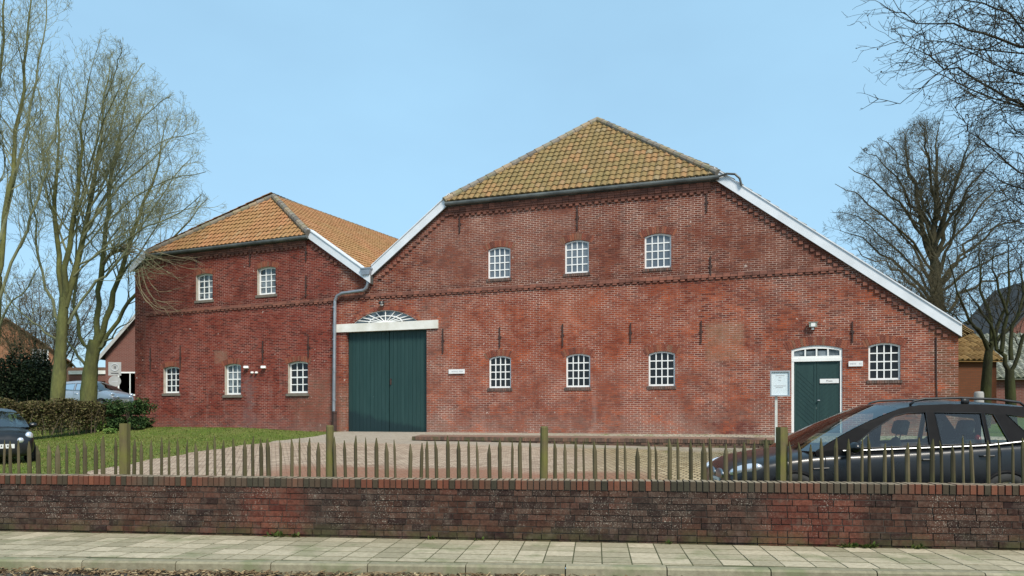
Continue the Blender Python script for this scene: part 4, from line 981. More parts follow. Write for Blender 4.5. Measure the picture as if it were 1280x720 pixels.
HATCH = dict(st=[(1.80, .52, .30, .60, .64), (1.74, .68, .24, .70, .78), (1.60, .76, .22, .82, .90), (1.3, .80, .21, .88, .97), (1.0, .815, .21, .92, 1.02), (.8, .82, .21, .94, 1.04), (0, .82, .21, .95, 1.0), (-.9, .82, .21, .98, 1.0), (-1.4, .80, .23, 1.0, 1.01), (-1.7, .76, .26, .95, .97), (-1.80, .62, .32, .80, .85)],
    roof=[(-1.50, 1.36), (-1.2, 1.41), (-.7, 1.445), (-.2, 1.44), (.10, 1.40), (.25, 1.36)],
    a=(.98, .98), rear=[(-1.66, 1.0), (-1.50, 1.36)], yb=.765, yt=.60, crown=.05, cowl=1.10,
    wins=[[(.62, 1.0), (-.42, 1.01), (-.42, 1.33), (-.1, 1.33), (.18, 1.29)], [(-.5, 1.01), (-1.25, 1.06), (-1.15, 1.31), (-.5, 1.33)]],
    wx=(1.15, -1.15), wr=.29, ww=.18, doors=(.85, -.46), handles=(-.3,), rails=False, lamps='round', seats=(-.1, -.85))
def build_car(name, spec, mpaint, label, group=None, scale=1.0):
    root = empty(name, (0, 0, 0), 0, label, 'car', group)
    mb = MB(); rings = []
    for x, w, zb, zs, zt in spec['st']:
        half = [(0, zb), (w * .55, zb), (w * .90, zb + .02), (w, zb + .16), (w * 1.0, (zb + zs) / 2 + .05), (w * .985, zs - .07), (w * .94, zs), (w * .62, zt - .01), (0, zt)]
        ring = [(x, y, z) for y, z in half] + [(x, -y, z) for y, z in half[-2:0:-1]]
        rings.append(ring)
    n = len(rings[0]); k = len(rings)
    vs_ = [p for r_ in rings for p in r_]
    fs = [(i * n + j, i * n + (j + 1) % n, (i + 1) * n + (j + 1) % n, (i + 1) * n + j) for i in range(k - 1) for j in range(n)]
    fs += [tuple(range(n - 1, -1, -1)), tuple(range((k - 1) * n, k * n))]
    mb.add(vs_, fs); bo = mb.build('body', mpaint, root, smooth=True)
    md = bo.modifiers.new('subdivision', 'SUBSURF'); md.levels = 2; md.render_levels = 2
    yb, yt = spec['yb'], spec['yt']; z0 = spec['a'][1]; z1 = max(p[1] for p in spec['roof'])
    def ys(z): return yb + (yt - yb) * min(1.1, max(-.3, (z - z0) / (z1 - z0))) ** 1.25 if z > z0 else yb + (z0 - z) * .1
    r_ = spec['roof']
    out = [spec['a']] + [(r_[-1][0], r_[-1][1])] + [p for p in r_[-2::-1]] + [spec['rear'][0]]
    a = spec['a']; rearx = spec['rear'][0][0]
    # curved A pillar: one more point
    am = ((a[0] + r_[-1][0]) / 2 + .03, (a[1] + r_[-1][1]) / 2 + .035)
    out = [a, am] + [p for p in r_[::-1]] + [spec['rear'][0], (rearx + .02, z0 - .03), (a[0] - .02, z0 - .06)]
    for sgn in (1, -1):
        loops = [[Vector((p[0], p[1], 0)) for p in out]] + [[Vector((p[0], p[1], 0)) for p in w] for w in spec['wins']]
        pts = [p for l in loops for p in l]; tr = tessellate_polygon(loops)
        mb = MB(); q = [(p.x, sgn * ys(p.y), p.y) for p in pts] + [(p.x, sgn * (ys(p.y) - .035), p.y) for p in pts]; N_ = len(pts)
        fs = [tuple(t) for t in tr] + [tuple(i + N_ for i in t) for t in tr]
        off = 0
        for l in loops:
            m_ = len(l); fs += [(off + i, off + (i + 1) % m_, off + (i + 1) % m_ + N_, off + i + N_) for i in range(m_)]; off += m_
        mb.add(q, fs, 0); mb.build('side_frame', m_wframe if spec['rails'] else mpaint, root)
        for w in spec['wins']:
            mb = MB(); cx = sum(p[0] for p in w) / len(w); cz = sum(p[1] for p in w) / len(w)
            ww = [(cx + (p[0] - cx) * 1.02, cz + (p[1] - cz) * 1.02) for p in w]
            mb.add([(p[0], sgn * (ys(p[1]) - .014), p[1]) for p in ww], [tuple(range(len(ww)))])
            mb.build('side_window', m_cglass, root)
            mb = MB(); L = [(p[0], sgn * (ys(p[1]) + .001), p[1]) for p in w] ; mb.tube(L + [L[0]], .008, 5); mb.build('window_seal', m_trim, root)
        # bright strip under the windows
        mb = MB(); x0 = spec['wins'][0][0][0]; x1 = spec['wins'][-1][1][0]
        mb.tube([(x, sgn * (ys(z0) + .008 + .0), ip([(x1, spec['wins'][-1][1][1] - .035), (x0 - 1.8 if x0 - 1.8 > x1 else (x0 + x1) / 2, spec['wins'][1][1][1] - .03), (x0, spec['wins'][0][0][1] - .03)], x)) for x in np.linspace(x0 + .1, x1, 14)], .011, 6)
        mb.build('chrome_strip', m_chrome, root)
        for hx in spec['handles']:
            mb = MB(); w_ = ip([(s_[0], s_[1]) for s_ in spec['st']][::-1], hx); zz = ip([(s_[0], s_[3]) for s_ in spec['st']][::-1], hx) - .13
            mb.tube([(hx + .10, sgn * (w_ - .02), zz), (hx + .07, sgn * (w_ + .018), zz), (hx - .07, sgn * (w_ + .018), zz), (hx - .10, sgn * (w_ - .02), zz)], .014, 6); mb.build('door_handle', m_trim if spec['rails'] else mpaint, root)
        for dx in spec['doors']:
            w_ = ip([(s_[0], s_[1]) for s_ in spec['st']][::-1], dx); zs = ip([(s_[0], s_[3]) for s_ in spec['st']][::-1], dx)
            mb = MB(); mb.tube([(dx, sgn * (w_ * .985 - .006), .42), (dx, sgn * (w_ - .004), .62), (dx - .01, sgn * (w_ * .988 - .004), zs - .09), (dx - .01, sgn * (w_ * .955 - .002), zs - .015)], .005, 4); mb.build('door_gap', m_trim, root)
        mx = spec['wins'][0][0][0] + .02; mz = spec['wins'][0][0][1] + .02
        mb = MB(); mb.ellipsoid((mx, sgn * (yb + .17), mz), (.075, .115, .075), 14, 10); mb.tube([(mx - .01, sgn * (yb - .02), mz - .05), (mx - .01, sgn * (yb + .10), mz - .03)], .028, 6)
        mb.build('wing_mirror', mpaint, root, smooth=True)
        if spec['rails']:
            mb = MB(); P = [(x, sgn * (yt - .055), ip(r_, x) + dz) for x, dz in ((-.30, .02), (-.36, .062), (-.5, .082), (-1.0, .085), (-1.5, .082), (-1.80, .062), (-1.86, .02))]
            mb.tube(P, .017, 8); 
            for x in (-1.05,): mb.box(x - .05, x + .05, sgn * (yt - .055) - .014, sgn * (yt - .055) + .014, ip(r_, x) + .01, ip(r_, x) + .08)
            mb.build('roof_rail', m_trim, root, smooth=True)
    # roof, windscreen, rear glass
    xs = np.linspace(r_[0][0], r_[-1][0], 12); P = []
    for i, x in enumerate(xs):
        ze = ip(r_, x); yy = ys(ze); row = []
        for j in range(11):
            v = -1 + 2 * j / 10; fx = .10 * (1 - v * v) * max(0, (i - 6) / 5) - .03 * (1 - v * v) * max(0, (3 - i) / 3)
            row.append((x + fx, v * yy, ze + spec['crown'] * (1 - abs(v) ** 2.4)))
        P.append(row)
    mb = MB(); mb.grid(P); mb.build('roof', mpaint, root, smooth=True)
    top = P[-1]; bot = [(spec['a'][0] + (spec['cowl'] - spec['a'][0]) * (1 - (j / 5 - 1) ** 2), (j / 5 - 1) * (yb + .0), spec['a'][1] - .0 + .0) for j in range(11)]
    am_d = .035
    W = []
    for i in range(7):
        u = i / 6; W.append([(b[0] + (t[0] - b[0]) * u + .03 * 4 * u * (1 - u), b[1] + (ys(spec['a'][1] + (r_[-1][1] - spec['a'][1]) * u) * (j / 5 - 1) - b[1]) * 1.0, b[2] + (t[2] - b[2]) * u + am_d * 4 * u * (1 - u)) for j, (b, t) in enumerate(zip(bot, top))])
    mb = MB(); mb.grid(W); mb.build('windscreen', m_wglass, root, smooth=True)
    rb = [(spec['rear'][0][0] - .05 * (1 - (j / 5 - 1) ** 2), (j / 5 - 1) * yb, spec['rear'][0][1]) for j in range(11)]
    mb = MB(); mb.grid([rb, P[0]]); mb.build('rear_window', m_cglass, root, smooth=True)
    # inside
    mb = MB(); x0s, x1s = spec['st'][5][0] - .1, spec['rear'][0][0] + .2; mb.box(x1s, x0s, -yb + .08, yb - .08, .35, z0 - .32); mb.box(x0s - .25, x0s + .05, -yb + .06, yb - .06, .5, z0 - .03); mb.build('cabin_floor', m_trim, root)
    for sx in spec['seats']:
        for sy in (-.38, .38):
            mb = MB(); X = Matrix.Translation((sx, sy, 0)) @ Matrix.Rotation(R(-14), 4, 'Y')
            mb.ellipsoid((0, 0, 0), (.06, .24, .36), 12, 8); mb.prism([(-.07 + .0, .40), (.01, .40), (.03, .44), (.02, .57), (-.02, .60), (-.07, .58)], -.13, .13); mb.tube([(-.02, -.06, .3), (-.02, -.06, .42)], .008, 5); mb.tube([(-.02, .06, .3), (-.02, .06, .42)], .008, 5)
            mb.build('car_seat', m_seat, root, smooth=True, xf=Matrix.Translation((0, 0, z0 - .16)) @ X)
    mb = MB(); sx = spec['seats'][0] + .52; P2 = [(sx - .04 * math.sin(2 * math.pi * k / 16), .38 + .18 * math.cos(2 * math.pi * k / 16), z0 - .01 + .17 * math.sin(2 * math.pi * k / 16)) for k in range(17)]
    mb.tube(P2, .014, 6); mb.build('steering_wheel', m_trim, root, smooth=True)
    # wheels
    for wx in spec['wx']:
        for sgn in (1, -1):
            w_ = spec['st'][6][1]; c = (wx, sgn * (w_ - spec['ww'] / 2 + .012), spec['wr'])
            R_, h = spec['wr'], spec['ww'] / 2
            mb = MB(); mb.lathe([(R_ * .66, -h), (R_ * .93, -h), (R_, -h * .7), (R_, h * .7), (R_ * .93, h), (R_ * .66, h), (R_ * .6, h * .4)], 'y', c, 28)
            wo = mb.build('wheel', m_rubber, root, smooth=True)
            mb = MB(); f = sgn * (h - .01)
            mb.lathe([(R_ * .67, f - sgn * .05), (R_ * .66, f), (R_ * .58, f - sgn * .015), (R_ * .56, f - sgn * .07), (0.02, f - sgn * .08)], 'y', c, 28)
            for s_ in range(7):
                an = 2 * math.pi * s_ / 7; mb.tube([(c[0] + R_ * .08 * math.cos(an), c[1] + f - sgn * .02, c[2] + R_ * .08 * math.sin(an)), (c[0] + R_ * .6 * math.cos(an), c[1] + f - sgn * .012, c[2] + R_ * .6 * math.sin(an))], .022, 5)
            mb.build('rim', m_alloy, wo)
            mb = MB(); mb.lathe([(R_ * 1.0, -.03), (R_ * 1.10, -.03), (R_ * 1.10, .012), (R_ * 1.0, .012)], 'y', (wx, sgn * (w_ - .005), spec['wr']), 28); mb.build('wheel_arch', m_wframe, root, smooth=True)
    # face
    s0 = spec['st'][0]; nx = s0[0]
    if spec['lamps'] == 'wedge':
        for sgn in (1, -1):
            mb = MB(); mb.ellipsoid((0, 0, 0), (.23, .07, .075), 16, 10); mb.build('headlight', m_lamp, root, smooth=True, xf=Matrix.Translation((nx - .21, sgn * .735, .715)) @ Matrix.Rotation(sgn * R(-33), 4, 'Z') @ Matrix.Rotation(R(14), 4, 'Y'))
            mb = MB(); mb.ellipsoid((0, 0, 0), (.03, .18, .085), 14, 8); mb.build('grille', m_chrome, root, smooth=True, xf=Matrix.Translation((nx - .015, sgn * .2, .62)))
            mb = MB(); mb.tube([(nx - 1.05, sgn * .925, .74), (nx - 1.25, sgn * .932, .75)], .010, 6); mb.build('side_strip', m_trim, root)
            mb = MB(); mb.ellipsoid((0, 0, 0), (.06, .09, .17), 12, 8); mb.build('tail_lamp', m_red, root, smooth=True, xf=Matrix.Translation((-nx + .10, sgn * .77, .98)))
    else:
        for sgn in (1, -1):
            mb = MB(); mb.ellipsoid((0, 0, 0), (.07, .105, .115), 16, 10); mb.build('headlight', m_lamp, root, smooth=True, xf=Matrix.Translation((nx - .165, sgn * .62, .765)) @ Matrix.Rotation(sgn * R(20), 4, 'Z'))
            mb = MB(); mb.ellipsoid((0, 0, 0), (.05, .08, .075), 14, 8); mb.build('fog_lamp', m_lamp, root, smooth=True, xf=Matrix.Translation((nx - .035, sgn * .40, .66)))
            mb = MB(); mb.ellipsoid((0, 0, 0), (.06, .09, .12), 12, 8); mb.build('tail_lamp', m_red, root, smooth=True, xf=Matrix.Translation((-nx + .12, sgn * .66, .85)))
        mb = MB(); mb.box(nx - .10, nx - .015, -.42, .42, .34, .44); mb.build('grille', m_trim, root)
    mb = MB(); mb.box(nx - .02, nx + .012, -.26, .26, .46, .57); po = mb.build('number_plate', m_plate, root)
    mb = MB()
    for yy, w_ in ((.12, .05), (.06, .04), (-.02, .045), (-.09, .045), (-.16, .045)): mb.box(nx + .0125, nx + .0145, yy - w_ / 2, yy + w_ / 2 - .022, .50, .54)
    mb.build('plate_lettering', m_trim, po)
    mb = MB(); mb.box(-nx - .006, -nx + .03, -.26, .26, .72, .83); mb.build('number_plate', m_plate, root)
    root.scale = (scale,) * 3
    return root
suv = build_car('estate_car', SUV, m_black, 'black estate car with roof rails, nearest to the fence at the right edge')
suv.location = (5.12, 10.68, zg(5.12, 10.68) - 0.04); suv.rotation_euler = (0, 0, R(180.0))
fi = build_car('hatchback', HATCH, m_black, 'small black hatchback with bright round lamps on the lawn, cut off by the left edge')
fp_ = gpt(20, 581)
yaw = math.atan2(-0.70, 0.71)
ctr = Vector((fp_.x, fp_.y, 0)) - Vector((math.cos(yaw), math.sin(yaw), 0)) * 1.72 + Vector((-0.30, -0.1, 0))
fi.location = (ctr.x, ctr.y, zg(ctr.x, ctr.y) - 0.02); fi.rotation_euler = (0, R(1.2), yaw)
sv = build_car('family_car', HATCH, m_silver, 'silver car parked beyond the hedge under the trees, left of the barn', scale=1.12)
# ------------------------------------------------------------------ signs and lamps on the fronts
m_sign = vmat('sign_white', (0.80, 0.80, 0.79), (0.70, 0.70, 0.69), 4, 0.45)
m_ink = vmat('sign_ink', (0.03, 0.03, 0.035), (0.05, 0.05, 0.055), 5, 0.6)
m_faint = vmat('faded_ink', (0.42, 0.44, 0.46), (0.50, 0.51, 0.52), 5, 0.6)
m_paper = vmat('blue_poster_paper', (0.62, 0.72, 0.76), (0.66, 0.72, 0.75), 3, 0.5)
m_alu = vmat('aluminium_frame', (0.55, 0.55, 0.55), (0.42, 0.42, 0.42), 5, 0.35, metal=0.7)
XT = Matrix.Rotation(R(90), 4, 'X')      # lies text into the x,z plane facing -y
def plaque(name, fr, x0, x1, y0, y1, lab, cat, y=-0.03, th=0.02):
    a, b = fr.loc(x0, y1), fr.loc(x1, y0)
    r = empty(name, fr.world(a[0], y, a[1]), RZ1 if fr is FM else RZ2, lab, cat); w, h = b[0] - a[0], b[1] - a[1]
    mb = MB(); mb.box(0, w, -th, 0, 0, h); mb.build('panel', m_sign, r)
    return r, w, h
def scribble(r, w, h, zs, y, m=m_faint, seed=1):
    q = random.Random(seed); mb = MB()
    for zf, hf, x0, x1 in zs:
        x = w * x0
        while x < w * x1:
            l = q.uniform(.018, .034); 
            if q.random() < .85: mb.box(x, min(x + l, w * x1), y - .003, y - .001, h * zf + q.uniform(0, .006), h * (zf + hf) * q.uniform(.97, 1.0))
            x += l + q.uniform(.006, .016)
    return mb.build('lettering', m, r)
r, w, h = plaque('wall_sign', FM, 561.5, 581.5, 461.5, 467.3, 'small white name sign on the brick right of the big green barn doors', 'sign'); scribble(r, w, h, [(.35, .3, .12, .9)], -.02, seed=2)
r, w, h = plaque('wall_sign', FM, 1060.5, 1078.5, 451.3, 458.2, 'small white sign on the brick between the entrance door and the right window', 'sign'); scribble(r, w, h, [(.35, .32, .10, .9)], -.02, seed=3)
r, w, h = plaque('door_sign', FM, 1025, 1048.8, 473.2, 479, 'white sign fixed on the right leaf of the dark green entrance door', 'sign', y=0.06, th=0.015)
text_obj('lettering', 'Praxis', h * .55, m_ink, r, Matrix.Translation((w * .5, -.0165, h * .5)) @ XT)
# notice board on its post
nb = FM.world(FM.loc(975, 500, -2.0)[0], -2.0, 0); nz_ = zg(nb.x, nb.y)
a, b = FM.loc(963, 495.5, -2.0), FM.loc(988, 463.2, -2.0)
r = empty('notice_board', (nb.x, nb.y, nz_), RZ1 + R(4), 'notice board with a pale blue poster in a grey frame before the entrance', 'notice board')
w = b[0] - a[0]; z0_, z1_ = a[1] + ZB - nz_, b[1] + ZB - nz_
mb = MB(); o_ = arch_loop(-w / 2, w / 2, z0_, z1_, 0); i_ = arch_loop(-w / 2 + .035, w / 2 - .035, z0_ + .035, z1_ - .035, 0); strip(mb, o_, i_, -.05, .02); mb.box(-w / 2 + .01, w / 2 - .01, .0, .018, z0_ + .01, z1_ - .01); mb.build('frame', m_alu, r)
mb = MB(); mb.box(-w / 2 + .03, w / 2 - .03, -.012, -.004, z0_ + .03, z1_ - .03); po_ = mb.build('poster', m_paper, r)
mb = MB(); hh_ = z1_ - z0_
for zf, x0, x1 in ((.40, -.22, .2), (.34, -.15, .1), (.62, -.05, .04), (.72, -.05, .05), (.80, -.15, .16)): mb.box(w * x0 * 1.4, w * x1 * 1.4, -.016, -.013, z0_ + hh_ * zf, z0_ + hh_ * zf + .018)
mb.build('lettering', m_faint, po_)
mb = MB(); mb.box(-.035 - .10, .035 - .10, .02, .07, -.3, z0_ + .1); mb.build('post', vmat('white_post', (0.62, 0.62, 0.58), (0.48, 0.48, 0.44), 4, 0.7), r)
# lamps
def lamp(x, y, fr, lab, kind):
    p = fr.loc(x, y); r = empty('wall_lamp', fr.world(p[0], 0, p[1]), RZ1 if fr is FM else RZ2, lab, 'lamp')
    if kind == 'dome':
        mb = MB(); mb.box(-.05, .05, -.03, 0, -.06, .09); mb.tube([(0, -.02, .05), (0, -.13, .06)], .02, 6); mb.lathe([(.02, .08), (.09, .05), (.11, -.02), (.105, -.03)], 'z', (0, -.14, 0), 16); mb.build('housing', m_lampdark, r)
        mb = MB(); mb.ellipsoid((0.02, -.14, -.05), (.06, .06, .055)); mb.build('lamp_glass', m_white, r, smooth=True)
    elif kind == 'flood':
        mb = MB(); mb.box(-.11, .11, -.15, -.05, -.03, .10); mb.box(-.13, .13, -.17, -.04, .10, .115); mb.box(-.02, .02, -.06, 0, -.05, .05); mb.build('housing', vmat('green_grey_metal', (0.22, 0.27, 0.23), (0.30, 0.33, 0.29), 6, 0.5), r)
        mb = MB(); mb.box(-.06, .06, -.16, -.152, -.02, .09); mb.box(-.04, .03, -.10, -.02, -.11, -.04); mb.build('lamp_glass', m_white, r)
    elif kind == 'white':
        mb = MB(); X = Matrix.Rotation(R(25), 4, 'Z') @ Matrix.Rotation(R(-12), 4, 'X')
        mb.box(-.08, .10, -.16, -.06, -.045, .045, X=X); mb.tube([(.05, 0, -.02), (.05, -.10, -.02)], .025, 6); mb.build('housing', m_white, r)
        mb = MB(); mb.box(-.095, -.081, -.15, -.07, -.035, .035, X=X); mb.build('lamp_glass', m_pane_grey, r)
    else:
        mb = MB(); mb.lathe([(0.005, -.11), (.035, -.10), (.05, -.05), (.05, 0)], 'y', (0, 0, 0), 14); mb.build('housing', m_white, r, smooth=True)
    return r
lamp(479, 379.5, FM, 'dark dome lamp on the brick over the fanlight of the big doors', 'dome')
lamp(1016, 408, FM, 'greenish flood lamp on the brick over the entrance door', 'flood')
lamp(308.5, 460, FL, 'white spot lamp on the brick beside the middle lower window of the wing', 'white')
lamp(330, 460, FL, 'white spot lamp on the brick midway between two lower windows of the wing', 'white')
lamp(316, 466, FL, 'small round white sensor on the wing wall, left one of a pair', 'knob')
lamp(321.3, 466, FL, 'small round white sensor on the wing wall, right one of a pair', 'knob')
# stone bollard by the barn's right corner
p = FM.world(20.7, -0.9); mb = MB(); mb.lathe([(.13, -.3), (.12, 1.42), (.10, 1.47), (0.01, 1.48)], 'z', (0, 0, 0), 14)
o = mb.build('bollard', vmat('grey_concrete', (0.34, 0.33, 0.31), (0.24, 0.23, 0.21), 6, 0.9), smooth=True); o.location = (p.x, p.y, zg(p.x, p.y)); tag(o, 'short grey concrete bollard by the right corner of the barn', 'bollard')

# ------------------------------------------------------------------ hedges and bushes (leaf by leaf)
def leafmat(name, stops, rough=0.75):
    g = G(name); c = g.ramp(g.attr(), stops); g.b.inputs['Subsurface Weight'].default_value = 0.0
    return g.done(c, rough, 0, 0.15)
def leaves(mb, pts, size, rg, droop=0.3):
    for p in pts:
        a, el = rg.uniform(0, 6.28), rg.uniform(-.6, 1.1); L = size * rg.uniform(.6, 1.3)
        d = Vector((math.cos(a) * math.cos(el), math.sin(a) * math.cos(el), math.sin(el))) * L; s_ = d.cross(Vector((rg.gauss(0, 1), rg.gauss(0, 1), 1))).normalized() * L * .38
        mb.add([p - d * .5, p + s_, p + d * .5, p - s_], [(0, 1, 2, 3)], 0, rg.random())
def bush(name, lab, cat, p, size, n, leaf, m, mstem, seed, box=False, group=None):
    rg = random.Random(seed); r = empty(name, p, 0, lab, cat, group); mb = MB(); st = MB()
    nz = [(rg.uniform(1.5, 4), rg.uniform(0, 6), rg.uniform(1.5, 4), rg.uniform(0, 6)) for _ in range(4)]
    for _ in range(n):
        a, b = rg.uniform(0, 6.28), math.acos(rg.uniform(-.75, 1)); k = rg.random() ** .35
        d = Vector((math.sin(b) * math.cos(a), math.sin(b) * math.sin(a), math.cos(b)))
        if box: d = Vector([math.copysign(abs(c) ** .45, c) for c in d])
        lump = 1 + .13 * sum(math.sin(f1 * a + f2) * math.sin(f3 * b + f4) for f1, f2, f3, f4 in nz)
        leaves(mb, [Vector((d.x * size[0] * k * lump, d.y * size[1] * k * lump, size[2] * (.5 + .5 * d.z * k * lump)))], leaf, rg)
    mb.build('foliage', m, r, uv=False)
    for _ in range(14 if mstem else 0):
        a = rg.uniform(0, 6.28); e = Vector((math.cos(a) * size[0] * rg.uniform(.1, .8), math.sin(a) * size[1] * rg.uniform(.1, .8), size[2] * rg.uniform(.5, .95)))
        st.tube([(e.x * .15, e.y * .15, -.1), e * .5 + Vector((0, 0, .05)), e], [.03, .02, .006], 5)
    if mstem: st.build('stem', mstem, r)
    return r
m_bark = vmat('brown_bark', (0.085, 0.065, 0.045), (0.13, 0.105, 0.07), 8, 0.95, bump=0.4)
m_ever = leafmat('evergreen_leaf', [(0, (0.012, 0.028, 0.010)), (0.5, (0.028, 0.058, 0.018)), (0.85, (0.05, 0.09, 0.026)), (1, (0.085, 0.125, 0.04))])
m_conif = leafmat('dark_conifer_leaf', [(0, (0.008, 0.014, 0.008)), (0.6, (0.018, 0.030, 0.014)), (1, (0.04, 0.055, 0.022))])
m_dry = leafmat('dry_hedge_leaf', [(0, (0.05, 0.04, 0.018)), (0.4, (0.095, 0.075, 0.034)), (0.7, (0.125, 0.108, 0.045)), (0.9, (0.075, 0.095, 0.028)), (1, (0.15, 0.12, 0.062))])
m_fresh = leafmat('fresh_leaf', [(0, (0.05, 0.11, 0.02)), (0.6, (0.11, 0.19, 0.04)), (1, (0.20, 0.27, 0.08))])
m_twigdry = vmat('dry_twig', (0.16, 0.125, 0.08), (0.24, 0.19, 0.12), 6, 0.9)
# the clipped beech hedge
h0, h1 = Vector((wpt(-60, 530, 24.5).x, 24.5, 0)), Vector((wpt(146, 530, 30.5).x, 30.5, 0))
rg = random.Random(4); r = empty('hedge', (h0.x, h0.y, 1.0), math.atan2(h1.y - h0.y, h1.x - h0.x), 'clipped brown winter hedge running behind the lawn under the trees', 'hedge')
Lh = (h1 - h0).length; mb = MB()
for _ in range(26000):
    x = rg.uniform(0, Lh); y = rg.gauss(0, .28); zt = 1.12 + .07 * math.sin(x * 1.9) + .05 * math.sin(x * 5.1)
    z = zt * rg.random() ** .6
    if abs(y) > .5: continue
    leaves(mb, [Vector((x, y, z - .05))], .075, rg)
mb.build('foliage', m_dry, r, uv=False)
mb = MB()
for _ in range(150):
    x = rg.uniform(0, Lh); y = rg.gauss(0, .2); e = Vector((x + rg.gauss(0, .25), y + rg.gauss(0, .15), rg.uniform(.7, 1.25))); mb.tube([(x, y, -.2), ((x + e.x) / 2 + rg.gauss(0, .05), (y + e.y) / 2, e.z * .5), e], [.012, .008, .003], 4)
mb.build('stem', m_bark, r)
p = wpt(163, 520, 29.8); bush('evergreen_bush', 'dense dark green clipped bush against the left corner of the barn wing', 'bush', (p.x, p.y, zg(p.x, p.y) - .05), (.78, .6, 1.20), 8500, .075, m_ever, m_bark, 5, box=True)
p = wpt(30, 500, 33); bush('conifer_bush', 'big nearly black evergreen bush before the orange brick house', 'bush', (p.x, p.y, zg(p.x, p.y) + .2), (1.7, 1.3, 3.15), 15000, .11, m_conif, m_bark, 6)
p = wpt(-36, 500, 32); bush('conifer_bush', 'nearly black evergreen bush cut by the left edge of the photo', 'bush', (p.x, p.y, zg(p.x, p.y) + .1), (1.5, 1.2, 3.0), 6000, .11, m_conif, m_bark, 8)
p = gpt(118, 540); bush('garden_plant', 'small bright green leafy plant in front of the hedge, left of the dark green bush', 'plant', (p.x, p.y, p.z - .02), (.42, .3, .55), 500, .10, m_fresh, m_bark, 9)
p = gpt(137, 542); bush('garden_plant', 'low tuft of yellow green leaves at the foot of the clipped dark green bush', 'plant', (p.x, p.y, p.z - .02), (.25, .2, .26), 200, .08, m_fresh, None, 10)
# heap of cut branches before the hedge
r = empty('branch_heap', gpt(80, 541), 0, 'heap of dry cut branches lying on the lawn edge before the hedge', 'branches'); mb = MB(); rg = random.Random(14)
for i in range(26):
    x = rg.uniform(-1.6, 1.3); y = rg.uniform(-.1, .7); L = rg.uniform(.7, 1.7); a = rg.gauss(-.45, .35); tw = rg.gauss(0, .5)
    d = Vector((math.cos(a) * L, math.sin(tw) * L * .4, -math.sin(a) * L * .55)); p0 = Vector((x, y, rg.uniform(.03, .5)))
    if p0.z + d.z < 0: d.z = -p0.z + .03
    m_ = p0 + d * .5 + Vector((0, 0, rg.uniform(-.02, .12)))
    mb.tube([p0, m_, p0 + d], [.016, .011, .004], 5)
    for _ in range(3):
        q0 = p0.lerp(p0 + d, rg.uniform(.3, .9)); mb.tube([q0, q0 + Vector((rg.gauss(0, .25), rg.gauss(0, .1), rg.uniform(0, .25)))], [.006, .002], 3)
mb.build('branch', m_twigdry, r)

# ------------------------------------------------------------------ houses around
def housebrick(name, a, b, mor):
    g = G(name); bc, fac = g.brick(g.uv(), 0.22, 0.075, 0.010); s_ = g.n('ShaderNodeSeparateColor'); g.put(s_.inputs[0], bc)
    c = g.mix(g.math('ADD', g.math('MULTIPLY', s_.outputs[0], .5), g.math('MULTIPLY', g.noise(g.obj(), 1.2, 4), .5)), a, b); c = g.mix(fac, c, mor); g.bump(fac, -0.3, 0.01)
    return g.done(c, 0.9, 0, 0.2)
m_orange = housebrick('orange_house_brick', (0.22, 0.085, 0.04), (0.32, 0.14, 0.068), (0.25, 0.17, 0.12))
m_redh = housebrick('red_house_brick', (0.14, 0.05, 0.04), (0.22, 0.08, 0.06), (0.2, 0.14, 0.12))
m_rust = housebrick('rust_house_brick', (0.10, 0.034, 0.015), (0.155, 0.052, 0.022), (0.09, 0.048, 0.03))
m_brownroof = vmat('brown_roof', (0.13, 0.075, 0.05), (0.19, 0.11, 0.07), 3, 0.85, bump=0.3)
m_darkroof = vmat('dark_roof', (0.035, 0.033, 0.034), (0.065, 0.06, 0.058), 4, 0.8, bump=0.3)
m_lichroof = tiles('lichen_tile', [(0, (0.09, 0.10, 0.085)), (0.5, (0.19, 0.20, 0.18)), (1, (0.30, 0.31, 0.285))], (0.17, 0.19, 0.13), 0.5)
m_yellowtile = tiles('yellow_clay_tile', [(0, (0.10, 0.045, 0.014)), (0.5, (0.16, 0.08, 0.024)), (1, (0.24, 0.135, 0.05))], (0.08, 0.08, 0.024), 0.4)
